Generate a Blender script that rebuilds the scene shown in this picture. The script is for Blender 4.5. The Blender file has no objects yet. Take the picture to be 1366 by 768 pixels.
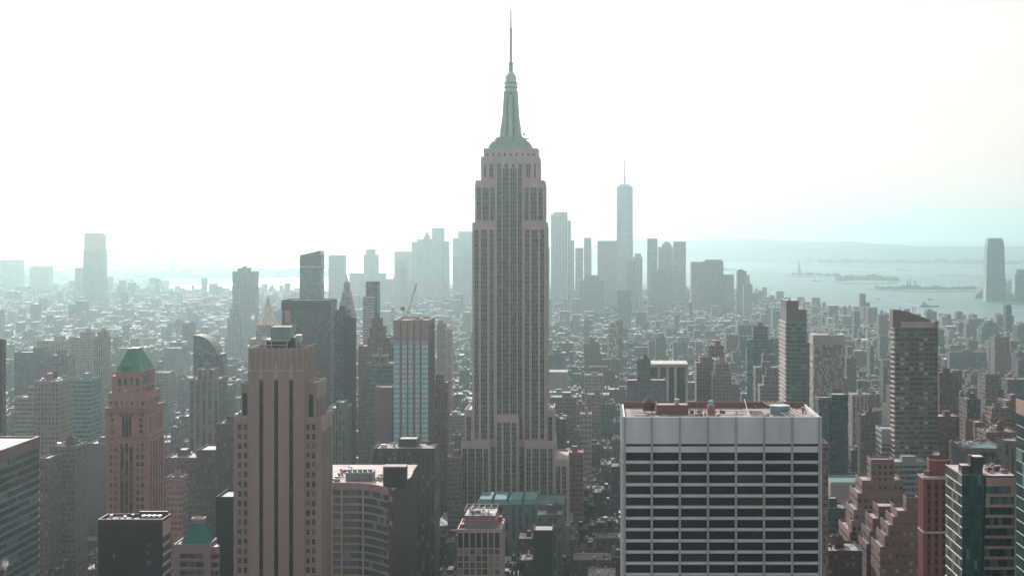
import bpy, bmesh, math, random
import numpy as np
from mathutils import Vector, Matrix

# ---------------------------------------------------------------- camera, sky, sun, exposure
SC = bpy.context.scene
COL = SC.collection
F, EYE, CZ, VPX = 2150.0, 314.0, 260.0, 800.0   # focal length in photo pixels, eye-level row, camera height in metres, column where the avenues meet
cam_d = bpy.data.cameras.new("camera"); cam = bpy.data.objects.new("camera", cam_d); COL.objects.link(cam)
cam.location = (0, 0, CZ); cam.rotation_euler = (math.radians(90), 0, 0)
cam_d.sensor_width = 36; cam_d.lens = 36 * F / 1366; cam_d.shift_y = -(384 - EYE) / 1366; cam_d.shift_x = (683 - VPX) / 1366
cam_d.clip_start = 5; cam_d.clip_end = 200000
SC.camera = cam
SUN_AZ, SUN_EL = math.radians(-18), math.radians(26)
W = bpy.data.worlds.new("World"); SC.world = W; W.use_nodes = True
nt = W.node_tree; bg = nt.nodes["Background"]
sky = nt.nodes.new("ShaderNodeTexSky"); sky.sky_type = 'NISHITA'; sky.sun_disc = False
sky.sun_elevation = SUN_EL; sky.sun_rotation = SUN_AZ
sky.altitude = 200; sky.air_density = 1.0; sky.dust_density = 3.0; sky.ozone_density = 1.0
sv = Vector((math.sin(SUN_AZ) * math.cos(SUN_EL), math.cos(SUN_AZ) * math.cos(SUN_EL), math.sin(SUN_EL)))
# thin bright high cloud over the whole sky, scattering forwards: brighter the nearer one looks to the sun
tcw = nt.nodes.new("ShaderNodeTexCoord"); dt_ = nt.nodes.new("ShaderNodeVectorMath"); dt_.operation = 'DOT_PRODUCT'; dt_.inputs[1].default_value = sv
nt.links.new(tcw.outputs['Generated'], dt_.inputs[0])
mrw = nt.nodes.new("ShaderNodeMapRange"); mrw.inputs[1].default_value = -0.4; mrw.inputs[2].default_value = 0.92; mrw.inputs[3].default_value = 5.8; mrw.inputs[4].default_value = 11.2
nt.links.new(dt_.outputs['Value'], mrw.inputs[0])
vc = nt.nodes.new("ShaderNodeVectorMath"); vc.operation = 'SCALE'; vc.inputs[0].default_value = (1.0, 0.915, 0.925); nt.links.new(mrw.outputs[0], vc.inputs['Scale'])
veil = nt.nodes.new("ShaderNodeMixRGB"); veil.inputs[0].default_value = 0.70
# uneven thickness of the veil
mpw = nt.nodes.new("ShaderNodeMapping"); mpw.inputs['Scale'].default_value = (2.2, 2.2, 9.0); nt.links.new(tcw.outputs['Generated'], mpw.inputs[0])
nzw = nt.nodes.new("ShaderNodeTexNoise"); nzw.inputs['Scale'].default_value = 1.6; nzw.inputs['Detail'].default_value = 6; nt.links.new(mpw.outputs[0], nzw.inputs[0])
mrc = nt.nodes.new("ShaderNodeMapRange"); mrc.inputs[1].default_value = 0.3; mrc.inputs[2].default_value = 0.7; mrc.inputs[3].default_value = 0.84; mrc.inputs[4].default_value = 1.12; nt.links.new(nzw.outputs[0], mrc.inputs[0])
vc2 = nt.nodes.new("ShaderNodeVectorMath"); vc2.operation = 'SCALE'; nt.links.new(vc.outputs[0], vc2.inputs[0]); nt.links.new(mrc.outputs[0], vc2.inputs['Scale'])
nt.links.new(vc2.outputs[0], veil.inputs[2])
nt.links.new(sky.outputs[0], veil.inputs[1]); nt.links.new(veil.outputs[0], bg.inputs[0])
bg.inputs[1].default_value = 0.10
sd = bpy.data.lights.new("sun", 'SUN'); sd.energy = 5.0; sd.angle = math.radians(0.6); sd.color = (1.0, 0.94, 0.89)
sun = bpy.data.objects.new("sun", sd); COL.objects.link(sun)
sv = Vector((math.sin(SUN_AZ) * math.cos(SUN_EL), math.cos(SUN_AZ) * math.cos(SUN_EL), math.sin(SUN_EL)))
sun.rotation_euler = sv.to_track_quat('Z', 'Y').to_euler()
sun.location = (0, 0, 3000)
vs = SC.view_settings; vs.view_transform = 'Standard'; vs.look = 'None'; vs.gamma = 1; vs.exposure = 0.0
vs.use_curve_mapping = False
cy = SC.cycles
cy.max_bounces = 4; cy.diffuse_bounces = 2; cy.glossy_bounces = 2; cy.transmission_bounces = 1; cy.volume_bounces = 1
cy.transparent_max_bounces = 4; cy.use_denoising = True; cy.caustics_reflective = False; cy.caustics_refractive = False
cy.sample_clamp_indirect = 4.0

HAZE_DENSITY = 0.82e-4
HAZE_COLOR = (0.63, 0.86, 0.89, 1)
HAZE_ANISO = 0.81

# ---------------------------------------------------------------- helpers
def PX(px, Y): return (px - VPX) * Y / F
def PZ(py, Y): return CZ - (py - EYE) * Y / F
def ground_y(py): return CZ * F / (py - EYE)
R = random.Random(11)

def tag(o, label=None, cat=None, group=None, kind=None):
    if label: o['label'] = label
    if cat: o['category'] = cat
    if group: o['group'] = group
    if kind: o['kind'] = kind
    return o

# ---------------------------------------------------------------- materials
MATS = {}
def newmat(name):
    m = bpy.data.materials.new(name); m.use_nodes = True
    MATS[name] = m
    return m, m.node_tree, m.node_tree.nodes["Principled BSDF"]

def math_node(t, op, a, b=None, c=None):
    n = t.nodes.new("ShaderNodeMath"); n.operation = op
    for i, v in enumerate((a, b, c)):
        if v is None: continue
        if isinstance(v, (int, float)): n.inputs[i].default_value = v
        else: t.links.new(v, n.inputs[i])
    return n.outputs[0]

def mixc(t, fac, a, b, blend='MIX'):
    n = t.nodes.new("ShaderNodeMixRGB"); n.blend_type = blend
    for i, v in enumerate((fac, a, b)):
        if isinstance(v, (int, float)): n.inputs[i].default_value = v
        elif isinstance(v, tuple): n.inputs[i].default_value = v if len(v) == 4 else v + (1,)
        else: t.links.new(v, n.inputs[i])
    return n.outputs[0]

def wear(t, scale, lo, hi, stretch=1.0, detail=4):
    """grey multiplier between lo and hi from object-space noise, stretched downwards like rain streaks"""
    co = t.nodes.new("ShaderNodeNewGeometry")
    mp = t.nodes.new("ShaderNodeMapping"); mp.inputs['Scale'].default_value = (scale, scale, scale * stretch)
    t.links.new(co.outputs['Position'], mp.inputs[0])
    nz = t.nodes.new("ShaderNodeTexNoise"); nz.inputs['Detail'].default_value = detail; nz.inputs['Scale'].default_value = 1
    t.links.new(mp.outputs[0], nz.inputs[0])
    mr = t.nodes.new("ShaderNodeMapRange"); mr.inputs[1].default_value = 0.3; mr.inputs[2].default_value = 0.7
    mr.inputs[3].default_value = lo; mr.inputs[4].default_value = hi
    t.links.new(nz.outputs[0], mr.inputs[0])
    return mr.outputs[0]

def attr_color(t, tint=None):
    a = t.nodes.new("ShaderNodeAttribute"); a.attribute_name = 'col'
    return mixc(t, 1.0, a.outputs['Color'], tint, 'MULTIPLY') if tint else a.outputs['Color']
STONE = (0.74, 0.645, 0.63)     # the city's masonry is warm

def facade(name, wx, wz, glass=(0.018, 0.026, 0.028), blind=(0.17, 0.165, 0.15), blind_share=0.2, rough=0.14, mull=0, spandrel=None, metal=0.0):
    m, t, p = newmat(name)
    uv = t.nodes.new("ShaderNodeUVMap"); uv.uv_map = 'UVMap'
    sep = t.nodes.new("ShaderNodeSeparateXYZ"); t.links.new(uv.outputs[0], sep.inputs[0])
    u, v = sep.outputs[0], sep.outputs[1]
    fu, fv = math_node(t, 'FRACT', u), math_node(t, 'FRACT', v)
    mu = math_node(t, 'LESS_THAN', math_node(t, 'ABSOLUTE', math_node(t, 'SUBTRACT', fu, 0.5)), wx / 2)
    mv = math_node(t, 'LESS_THAN', math_node(t, 'ABSOLUTE', math_node(t, 'SUBTRACT', fv, 0.5)), wz / 2)
    mask = math_node(t, 'MULTIPLY', mu, mv)
    if mull:
        f2 = math_node(t, 'FRACT', math_node(t, 'MULTIPLY', u, float(mull)))
        mask = math_node(t, 'MULTIPLY', mask, math_node(t, 'GREATER_THAN', f2, 0.13))
    cell = t.nodes.new("ShaderNodeCombineXYZ")
    t.links.new(math_node(t, 'FLOOR', u if not mull else math_node(t, 'MULTIPLY', u, float(mull))), cell.inputs[0])
    t.links.new(math_node(t, 'FLOOR', v), cell.inputs[1])
    geo = t.nodes.new("ShaderNodeNewGeometry"); sn = t.nodes.new("ShaderNodeSeparateXYZ"); t.links.new(geo.outputs['Normal'], sn.inputs[0])
    t.links.new(sn.outputs[0], cell.inputs[2])
    wn = t.nodes.new("ShaderNodeTexWhiteNoise"); t.links.new(cell.outputs[0], wn.inputs[0])
    isb = math_node(t, 'LESS_THAN', wn.outputs[0], blind_share)
    shade = math_node(t, 'MULTIPLY', wn.outputs[0], 1.0)
    g0 = mixc(t, shade, glass, tuple(min(1, c * 2.2 + 0.01) for c in glass))
    gcol = mixc(t, isb, g0, blind)
    wall = mixc(t, 1.0, attr_color(t, STONE), wear(t, 0.05, 0.84, 1.08, 0.6), 'MULTIPLY')
    if spandrel:
        wall = mixc(t, math_node(t, 'MULTIPLY', mu, 1.0), wall, mixc(t, 1.0, wall, spandrel, 'MULTIPLY'))
    t.links.new(mixc(t, mask, wall, gcol), p.inputs['Base Color'])
    rg = math_node(t, 'ADD', 0.85, math_node(t, 'MULTIPLY', math_node(t, 'MULTIPLY', mask, math_node(t, 'SUBTRACT', 1.0, math_node(t, 'MULTIPLY', isb, 0.6))), rough - 0.85))
    t.links.new(rg, p.inputs['Roughness'])
    if metal: t.links.new(math_node(t, 'MULTIPLY', mask, metal), p.inputs['Metallic'])
    bp = t.nodes.new("ShaderNodeBump"); bp.inputs['Distance'].default_value = 0.4; bp.inputs['Strength'].default_value = 0.6
    t.links.new(math_node(t, 'SUBTRACT', 1.0, mask), bp.inputs['Height']); t.links.new(bp.outputs[0], p.inputs['Normal'])
    return m

facade('punched', 0.46, 0.52)
facade('far_wall', 0.5, 0.5, glass=(0.03, 0.04, 0.042), blind=(0.05, 0.055, 0.055), blind_share=0.1, rough=0.4)
facade('paired', 0.70, 0.50, mull=2)
facade('ribbon', 1.0, 0.52, mull=3)
facade('vertical', 0.48, 0.80, blind_share=0.15, spandrel=(0.55, 0.55, 0.56))
facade('glazed', 0.93, 0.86, glass=(0.02, 0.05, 0.052), blind=(0.12, 0.17, 0.17), rough=0.07, mull=2)
facade('mosaic', 0.80, 0.74, glass=(0.10, 0.09, 0.09), blind=(0.62, 0.56, 0.53), blind_share=0.42, rough=0.25)
facade('dark_curtain', 0.85, 0.62, glass=(0.012, 0.016, 0.018), blind=(0.05, 0.06, 0.06), blind_share=0.1, rough=0.1)

def plain(name, col=None, rough=0.8, lo=0.8, hi=1.12, scale=0.08, stretch=0.4, metallic=0.0, detail=5):
    m, t, p = newmat(name)
    base = attr_color(t, {'wall': STONE, 'brick': (0.92, 0.79, 0.765), 'panel': (0.92, 0.81, 0.79)}.get(name)) if col is None else tuple(col) + (1,)
    c_ = mixc(t, 1.0, base, wear(t, scale, lo, hi, stretch, detail), 'MULTIPLY')
    if name in ('brick', 'panel', 'concrete'):          # large soot and rain stains
        c_ = mixc(t, 1.0, c_, wear(t, 0.09, 0.86, 1.06, 0.12, 3), 'MULTIPLY')
    t.links.new(c_, p.inputs['Base Color'])
    p.inputs['Roughness'].default_value = rough; p.inputs['Metallic'].default_value = metallic
    if name in ('brick', 'panel', 'concrete', 'wall'): p.inputs['Specular IOR Level'].default_value = 0.25
    return m
plain('wall')                      # coloured by attribute
plain('roof', rough=0.75, lo=0.55, hi=1.3, scale=0.16, stretch=1)
plain('brick', rough=0.9, lo=0.80, hi=1.12, scale=0.9, stretch=2.2)
plain('panel', rough=0.6, lo=0.93, hi=1.05, scale=0.25, stretch=0.5)
plain('concrete', rough=0.7, lo=0.94, hi=1.05, scale=0.25, stretch=0.4)
plain('metal', rough=0.42, lo=0.8, hi=1.1, scale=0.3, metallic=0.5)

def window_glass(name, dark, light, blind, share, rough=0.08, metallic=0.0):
    m, t, p = newmat(name)
    g = t.nodes.new("ShaderNodeNewGeometry"); oi = t.nodes.new("ShaderNodeObjectInfo")
    r = math_node(t, 'FRACT', math_node(t, 'ADD', g.outputs['Random Per Island'], math_node(t, 'MULTIPLY', oi.outputs['Random'], 7.31)))
    isb = math_node(t, 'LESS_THAN', r, share)
    r2 = math_node(t, 'FRACT', math_node(t, 'MULTIPLY', r, 13.7))
    t.links.new(mixc(t, isb, mixc(t, r2, dark, light), blind), p.inputs['Base Color'])
    t.links.new(math_node(t, 'ADD', rough, math_node(t, 'MULTIPLY', isb, 0.3)), p.inputs['Roughness'])
    t.links.new(math_node(t, 'MULTIPLY', math_node(t, 'SUBTRACT', 1.0, isb), metallic), p.inputs['Metallic'])
    if name == 'win_black': p.inputs['Specular IOR Level'].default_value = 0.2
    return m
window_glass('win_dark', (0.006, 0.009, 0.010), (0.03, 0.04, 0.04), (0.105, 0.10, 0.092), 0.3)
window_glass('win_teal', (0.015, 0.045, 0.045), (0.03, 0.09, 0.088), (0.12, 0.20, 0.19), 0.12)
window_glass('win_black', (0.006, 0.004, 0.004), (0.014, 0.009, 0.008), (0.055, 0.036, 0.030), 0.16, 0.3)
window_glass('win_cyan', (0.26, 0.80, 0.90), (0.42, 0.90, 0.95), (0.75, 0.75, 0.74), 0.12, 0.15, 0.0)  # blue sky reflected in the panes is put into their base colour
window_glass('win_office', (0.05, 0.045, 0.035), (0.11, 0.10, 0.075), (0.24, 0.21, 0.16), 0.3)
window_glass('win_red', (0.10, 0.030, 0.026), (0.22, 0.07, 0.055), (0.45, 0.20, 0.16), 0.2, 0.15)
window_glass('win_side', (0.06, 0.075, 0.065), (0.10, 0.115, 0.10), (0.17, 0.17, 0.14), 0.2)
window_glass('win_pale', (0.05, 0.07, 0.072), (0.16, 0.19, 0.19), (0.40, 0.41, 0.39), 0.3)

# ---------------------------------------------------------------- mesh builder
BOXF = ((0, 1, 5, 4), (1, 2, 6, 5), (2, 3, 7, 6), (3, 0, 4, 7), (4, 5, 6, 7), (3, 2, 1, 0))
class MB:
    """collects quads / polygons with uv, colour and material and links them as ONE mesh object"""
    def __init__(s): s.v = []; s.f = []; s.uv = []; s.c = []; s.m = []
    def face(s, pts, mat='wall', col=(.3, .3, .3), uv=None):
        n = len(s.v); s.v.extend(pts); s.f.append(tuple(range(n, n + len(pts))))
        s.uv.extend(uv if uv else [(0.02, 0.02)] * len(pts)); s.c.append(col); s.m.append(mat)
    def hexa(s, p, mat='wall', col=(.3, .3, .3), top=None, topcol=None, bay=None, fl=3.6, bottom=False):
        """p: eight points, lower ring then upper ring, counter-clockwise from the near left"""
        top = top or mat; topcol = topcol or col
        for k, q in enumerate(BOXF):
            if k == 5 and not bottom: continue
            pts = [p[i] for i in q]
            if k < 4 and bay:
                w = math.dist(pts[0][:2], pts[1][:2]); nu = max(1, round(w / bay)); h = pts[3][2] - pts[0][2]; nv = h / fl
                s.face(pts, mat, col, [(0, -nv), (nu, -nv), (nu, 0), (0, 0)])
            else:
                s.face(pts, top if k == 4 else mat, topcol if k == 4 else col)
    def box(s, x0, x1, y0, y1, z0, z1, mat='wall', col=(.3, .3, .3), top=None, topcol=None, bay=None, fl=3.6, bottom=False):
        s.hexa([(x0, y0, z0), (x1, y0, z0), (x1, y1, z0), (x0, y1, z0), (x0, y0, z1), (x1, y0, z1), (x1, y1, z1), (x0, y1, z1)], mat, col, top, topcol, bay, fl, bottom)
    def obox(s, o, u, a0, a1, d0, d1, z0, z1, mat='wall', col=(.3, .3, .3), bottom=True):
        """box on a wall: a along u, d outward along the wall normal (u.y, -u.x)"""
        n = (u[1], -u[0])
        def P(a, d, z): return (o[0] + u[0] * a + n[0] * d, o[1] + u[1] * a + n[1] * d, z)
        s.hexa([P(a0, d1, z0), P(a1, d1, z0), P(a1, d0, z0), P(a0, d0, z0), P(a0, d1, z1), P(a1, d1, z1), P(a1, d0, z1), P(a0, d0, z1)], mat, col, bottom=bottom)
    def frustum(s, x0, x1, y0, y1, z0, X0, X1, Y0, Y1, z1, mat='wall', col=(.3, .3, .3), **k):
        s.hexa([(x0, y0, z0), (x1, y0, z0), (x1, y1, z0), (x0, y1, z0), (X0, Y0, z1), (X1, Y0, z1), (X1, Y1, z1), (X0, Y1, z1)], mat, col, **k)
    def cyl(s, cx, cy, r0, z0, r1, z1, n=12, mat='wall', col=(.3, .3, .3), cap=True, bay=None, fl=3.6, a0=0.0):
        A = [a0 + 2 * math.pi * i / n for i in range(n)]
        lo = [(cx + r0 * math.cos(a), cy + r0 * math.sin(a), z0) for a in A]; hi = [(cx + r1 * math.cos(a), cy + r1 * math.sin(a), z1) for a in A]
        for i in range(n):
            j = (i + 1) % n
            w = math.dist(lo[i], lo[j]); nu = max(1, round(w / bay)) if bay else 0; nv = (z1 - z0) / fl
            s.face([lo[i], lo[j], hi[j], hi[i]], mat, col, [(0, -nv), (nu, -nv), (nu, 0), (0, 0)] if bay else None)
        if cap and r1 > 0.01: s.face(hi, 'roof' if bay else mat, col)
    def beam(s, a, b, r, mat='metal', col=(.3, .3, .3), n=4):
        a, b = Vector(a), Vector(b); d = (b - a)
        if d.length < 1e-6: return
        q = d.to_track_quat('Z', 'Y'); L = d.length
        ring = [(r * math.cos(2 * math.pi * (i + .5) / n), r * math.sin(2 * math.pi * (i + .5) / n)) for i in range(n)]
        lo = [tuple(a + q @ Vector((x, y, 0))) for x, y in ring]; hi = [tuple(a + q @ Vector((x, y, L))) for x, y in ring]
        for i in range(n):
            j = (i + 1) % n; s.face([lo[i], lo[j], hi[j], hi[i]], mat, col)
        s.face(hi, mat, col); s.face(lo[::-1], mat, col)
    def parapet(s, x0, x1, y0, y1, z, h=1.3, t=0.5, mat='wall', col=(.3, .3, .3), out=0.0):
        s.box(x0 - out, x1 + out, y0 - out, y0 + t, z - .003, z + h, mat, col); s.box(x0 - out, x1 + out, y1 - t, y1 + out, z - .003, z + h, mat, col)
        s.box(x0 - out, x0 + t, y0 + t, y1 - t, z - .003, z + h, mat, col); s.box(x1 - t, x1 + out, y0 + t, y1 - t, z - .003, z + h, mat, col)
    def build(s, name, parent=None, origin=None, smooth=False):
        v = np.array(s.v, dtype=np.float64).reshape(-1, 3)
        if origin is None and parent is None:
            origin = ((v[:, 0].min() + v[:, 0].max()) / 2, (v[:, 1].min() + v[:, 1].max()) / 2, v[:, 2].min())
        if parent is not None: origin = parent['_o'] if '_o' in parent else (0, 0, 0)
        v = v - np.array(origin)
        me = bpy.data.meshes.new(name)
        nl = np.array([len(f) for f in s.f], dtype=np.int32)
        me.vertices.add(len(v)); me.vertices.foreach_set('co', v.astype(np.float32).ravel())
        me.loops.add(int(nl.sum())); me.loops.foreach_set('vertex_index', np.concatenate([np.array(f, dtype=np.int32) for f in s.f]))
        me.polygons.add(len(nl)); me.polygons.foreach_set('loop_start', np.concatenate([[0], np.cumsum(nl)[:-1]]).astype(np.int32))
        names = sorted(set(s.m)); ix = {n: i for i, n in enumerate(names)}
        for n in names: me.materials.append(MATS[n])
        me.polygons.foreach_set('material_index', np.array([ix[m] for m in s.m], dtype=np.int32))
        ul = me.uv_layers.new(name='UVMap'); ul.data.foreach_set('uv', np.array(s.uv, dtype=np.float32).ravel())
        at = me.attributes.new('col', 'FLOAT_COLOR', 'FACE')
        at.data.foreach_set('color', np.array([tuple(c) + (1,) for c in s.c], dtype=np.float32).ravel())
        me.update(calc_edges=True); me.validate()
        if smooth:
            me.polygons.foreach_set('use_smooth', np.ones(len(me.polygons), dtype=bool))
        o = bpy.data.objects.new(name, me); COL.objects.link(o)
        if parent is None:
            o.location = origin; o['_o'] = tuple(float(a) for a in origin)
        else:
            o.parent = parent; o['_o'] = tuple(float(a) for a in origin)
        return o

class Wins:
    """windows of one thing: the ones showing largest become objects of their own, the rest one part"""
    def __init__(s): s.w = []
    def add(s, o, u, a0, a1, z0, z1, d=0.05, t=0.06, mat='win_dark'): s.w.append((o, u, a0, a1, z0, z1, d, t, mat))
    def build(s, parent, limit=100, rest='window_rows', name='window'):
        def key(w):
            o, u, a0, a1, z0, z1 = w[:6]; x = o[0] + u[0] * (a0 + a1) / 2; y = o[1] + u[1] * (a0 + a1) / 2; z = (z0 + z1) / 2
            px = VPX + x * F / y; py = EYE + (CZ - z) * F / y
            inside = -5 < px < 1371 and py < 770
            facing = -(u[1] * x - u[0] * y)                     # towards the camera
            area = (a1 - a0) * (z1 - z0) / (y * y) * (abs(facing) / math.hypot(x, y))
            return (0 if inside and facing > 0 else 1, -round(area * 1e7), py)
        L = sorted(s.w, key=key); meshes = {}; O = parent['_o']
        for w in L[:limit]:
            o, u, a0, a1, z0, z1, d, t, mat = w
            k = (u, round(a1 - a0, 2), round(z1 - z0, 2), mat)
            if k not in meshes:
                b = MB(); hw = (a1 - a0) / 2; hh = (z1 - z0) / 2
                b.obox((0, 0), u, -hw, hw, 0, t, -hh, hh, mat)
                tmp = b.build(name, origin=(0, 0, 0)); meshes[k] = tmp.data; bpy.data.objects.remove(tmp)
            n = (u[1], -u[0]); am = (a0 + a1) / 2
            q = bpy.data.objects.new(name, meshes[k]); COL.objects.link(q); q.parent = parent
            q.location = (o[0] + u[0] * am + n[0] * (d - t) - O[0], o[1] + u[1] * am + n[1] * (d - t) - O[1], (z0 + z1) / 2 - O[2])
        if L[limit:]:
            b = MB()
            for o, u, a0, a1, z0, z1, d, t, mat in L[limit:]: b.obox(o, u, a0, a1, d - t, d, z0, z1, mat)
            tag(b.build(rest, parent), kind='stuff')

def grid_face(b, wins, o, u, W_, z0, z1, cols, rows, ww, wh, pier=0.5, span=0.25, mat='wall', col=(.3, .3, .3), spcol=None, glass='win_dark', pmat=None, skip=None, edge=True):
    """piers and spandrels standing proud of the core wall, a window in every cell; rows counted from the top"""
    cw = W_ / cols; rh = (z1 - z0) / rows
    pw = cw * (1 - ww); sh = rh * (1 - wh)
    if pier > 0 and pw > 0.02:
        for i in range(cols + 1):
            a = i * cw
            a0, a1 = max(0, a - pw / 2), min(W_, a + pw / 2)
            if a1 > a0: b.obox(o, u, a0, a1, -0.2, pier, z0, z1, pmat or mat, col)
    for j in range(rows):
        zt = z1 - j * rh
        if span > 0 and sh > 0.02:
            b.obox(o, u, 0.003, W_ - 0.003, -0.2, span, zt - sh, zt, mat, spcol or col)
        for i in range(cols):
            if skip and skip(i, j): continue
            wins.add(o, u, i * cw + pw / 2, (i + 1) * cw - pw / 2, zt - rh + 0.02, zt - sh - 0.02, mat=glass)

def water_tank(parent, x, y, z, s=1.0, col=(.20, .14, .11)):
    b = MB(); b.cyl(x, y, 2.0 * s, z + 3 * s, 1.9 * s, z + 6.6 * s, 10, 'wall', col)
    t = b.build('water_tank', parent); b = MB()
    for dx in (-1, 1):
        for dy in (-1, 1): b.beam((x + dx * 1.3 * s, y + dy * 1.3 * s, z), (x + dx * 1.2 * s, y + dy * 1.2 * s, z + 3 * s), 0.15 * s, 'metal', (.08, .08, .08))
    b.box(x - 1.6 * s, x + 1.6 * s, y - 1.6 * s, y + 1.6 * s, z + 2.75 * s, z + 3 * s, 'metal', (.08, .08, .08), bottom=True)
    b.build('tank_stand', t); b = MB(); b.cyl(x, y, 2.2 * s, z + 6.6 * s, 0.0, z + 8.2 * s, 10, 'wall', tuple(c * .8 for c in col), cap=False); b.build('tank_roof', t)
    return t

def bulkhead(parent, x0, x1, y0, y1, z0, z1, col=(.3, .27, .25), name='bulkhead', mat='wall', topcol=(.45, .42, .40)):
    b = MB(); b.box(x0, x1, y0, y1, z0 - .01, z1, mat, col, 'roof', topcol); b.parapet(x0, x1, y0, y1, z1, .5, .25, mat, col)
    return b.build(name, parent)

def roof_plant(parent, x0, x1, y0, y1, z, n=8, seed=1, smin=1.0, smax=3.0):
    r = random.Random(seed); b = MB(); near = y0 < 1700
    for k in range(n):
        if near and b.f: b.build('rooftop_unit', parent); b = MB()
        w, d, h = r.uniform(smin, smax), r.uniform(smin, smax), r.uniform(0.8, 2.2)
        x = r.uniform(x0 + w, max(x0 + w + .1, x1 - w)); y = r.uniform(y0 + d, max(y0 + d + .1, y1 - d)); g = r.choice((.15, .3, .5, .62))
        if k % 4 == 3: b.cyl(x, y, w * .45, z, w * .45, z + h, 8, 'metal', (g, g, g))
        else: b.box(x - w / 2, x + w / 2, y - d / 2, y + d / 2, z, z + h * (1 if k % 3 else 1.5), 'metal' if k % 2 else 'wall', (g, g * .97, g * .95))
    if near and b.f: b.build('rooftop_unit', parent); b = MB()
    for k in range(n // 3):
        x = r.uniform(x0, x1); y = r.uniform(y0, y1); b.beam((x, y, z), (x, y, z + r.uniform(2, 5)), 0.12, 'metal', (.3, .3, .3))
    for k in range(max(1, n // 4)):
        y = r.uniform(y0 + 1, y1 - 1); b.beam((x0 + 1, y, z + .5), (x1 - 1, y, z + .5), 0.2, 'metal', (.45, .43, .42))
    return b.build('roof_piping' if near else 'roof_plant', parent)

FOOT = []          # (x0,x1,y0,y1, px0,px1, visible bottom row) of every named building
def claim(x0, x1, y0, y1, vis):
    pxs = [VPX + x * F / y for x in (x0, x1) for y in (y0, y1)]
    FOOT.append((x0, x1, y0, y1, min(pxs), max(pxs), vis))

def depth_for(x1, xs, Y):   # far corner seen at column xs
    return Y * ((VPX - x1) / (VPX - xs) - 1)

LAND = []          # (label phrase, px centre, py top) used when labelling the blocks
def tower(name, label, cat, x0, x1, yt, Y, D, mat, col, bay=3.0, fl=3.7, vis=None, group=None, roof=(.34, .32, .30), tiers=(), xs=None, plant=0, tank=0, bulk=True, seed=1, short=None):
    """a building whose front runs from photo column x0 to x1 with its roofline at row yt, Y metres away; tiers are set back upper blocks (x0,x1,yt,inset)"""
    if xs is not None: D = depth_for(x1 if xs > x1 else x0, xs, Y)
    X0, X1, ZT = PX(x0, Y), PX(x1, Y), PZ(yt, Y)
    b = MB(); b.box(X0, X1, Y, Y + D, 0, ZT, mat, col, 'roof', roof, bay, fl); b.parapet(X0, X1, Y, Y + D, ZT, 1.1, .5, 'wall', tuple(c * .95 for c in col))
    b.box(X0 - .35, X1 + .35, Y - .35, Y + D + .35, ZT - 1.2, ZT - .3, 'wall', tuple(min(.7, c * 1.15) for c in col), bottom=True)
    z = ZT; last = (X0, X1, Y, Y + D)
    for (a0, a1, at, ins) in tiers:
        Yt = Y + ins; xa, xb, zt = PX(a0, Yt), PX(a1, Yt), PZ(at, Yt)
        yb = max(Yt + 4, last[3] - ins)
        b.box(xa, xb, Yt, yb, z, zt, mat, col, 'roof', roof, bay, fl); b.parapet(xa, xb, Yt, yb, zt, 1.0, .4, 'wall', col)
        last = (xa, xb, Yt, yb); z = zt
    o = b.build(name); tag(o, label, cat, group)
    w = last[1] - last[0]; d = last[3] - last[2]; r = random.Random(seed + int(x0 * 7))
    if bulk and w > 8:
        bw, bd = w * r.uniform(.25, .45), d * r.uniform(.3, .5); bx = last[0] + r.uniform(.15, .5) * w; by = last[2] + r.uniform(.3, .5) * d
        bulkhead(o, bx, min(bx + bw, last[1] - 1), by, min(by + bd, last[3] - 1), z, z + r.uniform(3, 5.5), tuple(c * .9 for c in col))
    if plant: roof_plant(o, last[0] + 1, last[1] - 1, last[2] + 1, last[3] - 1, z, plant, seed)
    for k in range(tank): water_tank(o, last[0] + w * r.uniform(.15, .85), last[2] + d * r.uniform(.2, .4), z, r.uniform(.9, 1.2))
    claim(X0, X1, Y, Y + D, vis if vis is not None else yt + 60)
    LAND.append((short, (x0 + x1) / 2, yt)) if short else None
    return o
# ---------------------------------------------------------------- the setting: ground, water, far land, haze
def flat(name, pts, z, mat, col, under=None):
    b = MB(); P = [(x, y, z) for x, y in pts]
    n = Vector((0, 0, 0))
    area = sum(P[i][0] * P[(i + 1) % len(P)][1] - P[(i + 1) % len(P)][0] * P[i][1] for i in range(len(P)))
    if area < 0: P = P[::-1]
    b.face(P, mat, col)
    if under is not None:
        for i in range(len(P)):
            a, c = P[i], P[(i + 1) % len(P)]; b.face([(a[0], a[1], under), (c[0], c[1], under), c, a], mat, col)
    return tag(b.build(name), kind='structure')

m, t, p = newmat('water')
geo = t.nodes.new("ShaderNodeNewGeometry")
mp = t.nodes.new("ShaderNodeMapping"); mp.inputs['Scale'].default_value = (0.012, 0.03, 1); t.links.new(geo.outputs['Position'], mp.inputs[0])
nz = t.nodes.new("ShaderNodeTexNoise"); nz.inputs['Detail'].default_value = 6; nz.inputs['Scale'].default_value = 1; t.links.new(mp.outputs[0], nz.inputs[0])
bp = t.nodes.new("ShaderNodeBump"); bp.inputs['Distance'].default_value = 1.2; bp.inputs['Strength'].default_value = 0.5; t.links.new(nz.outputs[0], bp.inputs['Height']); t.links.new(bp.outputs[0], p.inputs['Normal'])
p.inputs['Base Color'].default_value = (0.05, 0.12, 0.125, 1); p.inputs['IOR'].default_value = 1.33
mp2 = t.nodes.new("ShaderNodeMapping"); mp2.inputs['Scale'].default_value = (0.0004, 0.0022, 1); t.links.new(geo.outputs['Position'], mp2.inputs[0])
nz2 = t.nodes.new("ShaderNodeTexNoise"); nz2.inputs['Detail'].default_value = 5; nz2.inputs['Scale'].default_value = 1; t.links.new(mp2.outputs[0], nz2.inputs[0])
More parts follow.
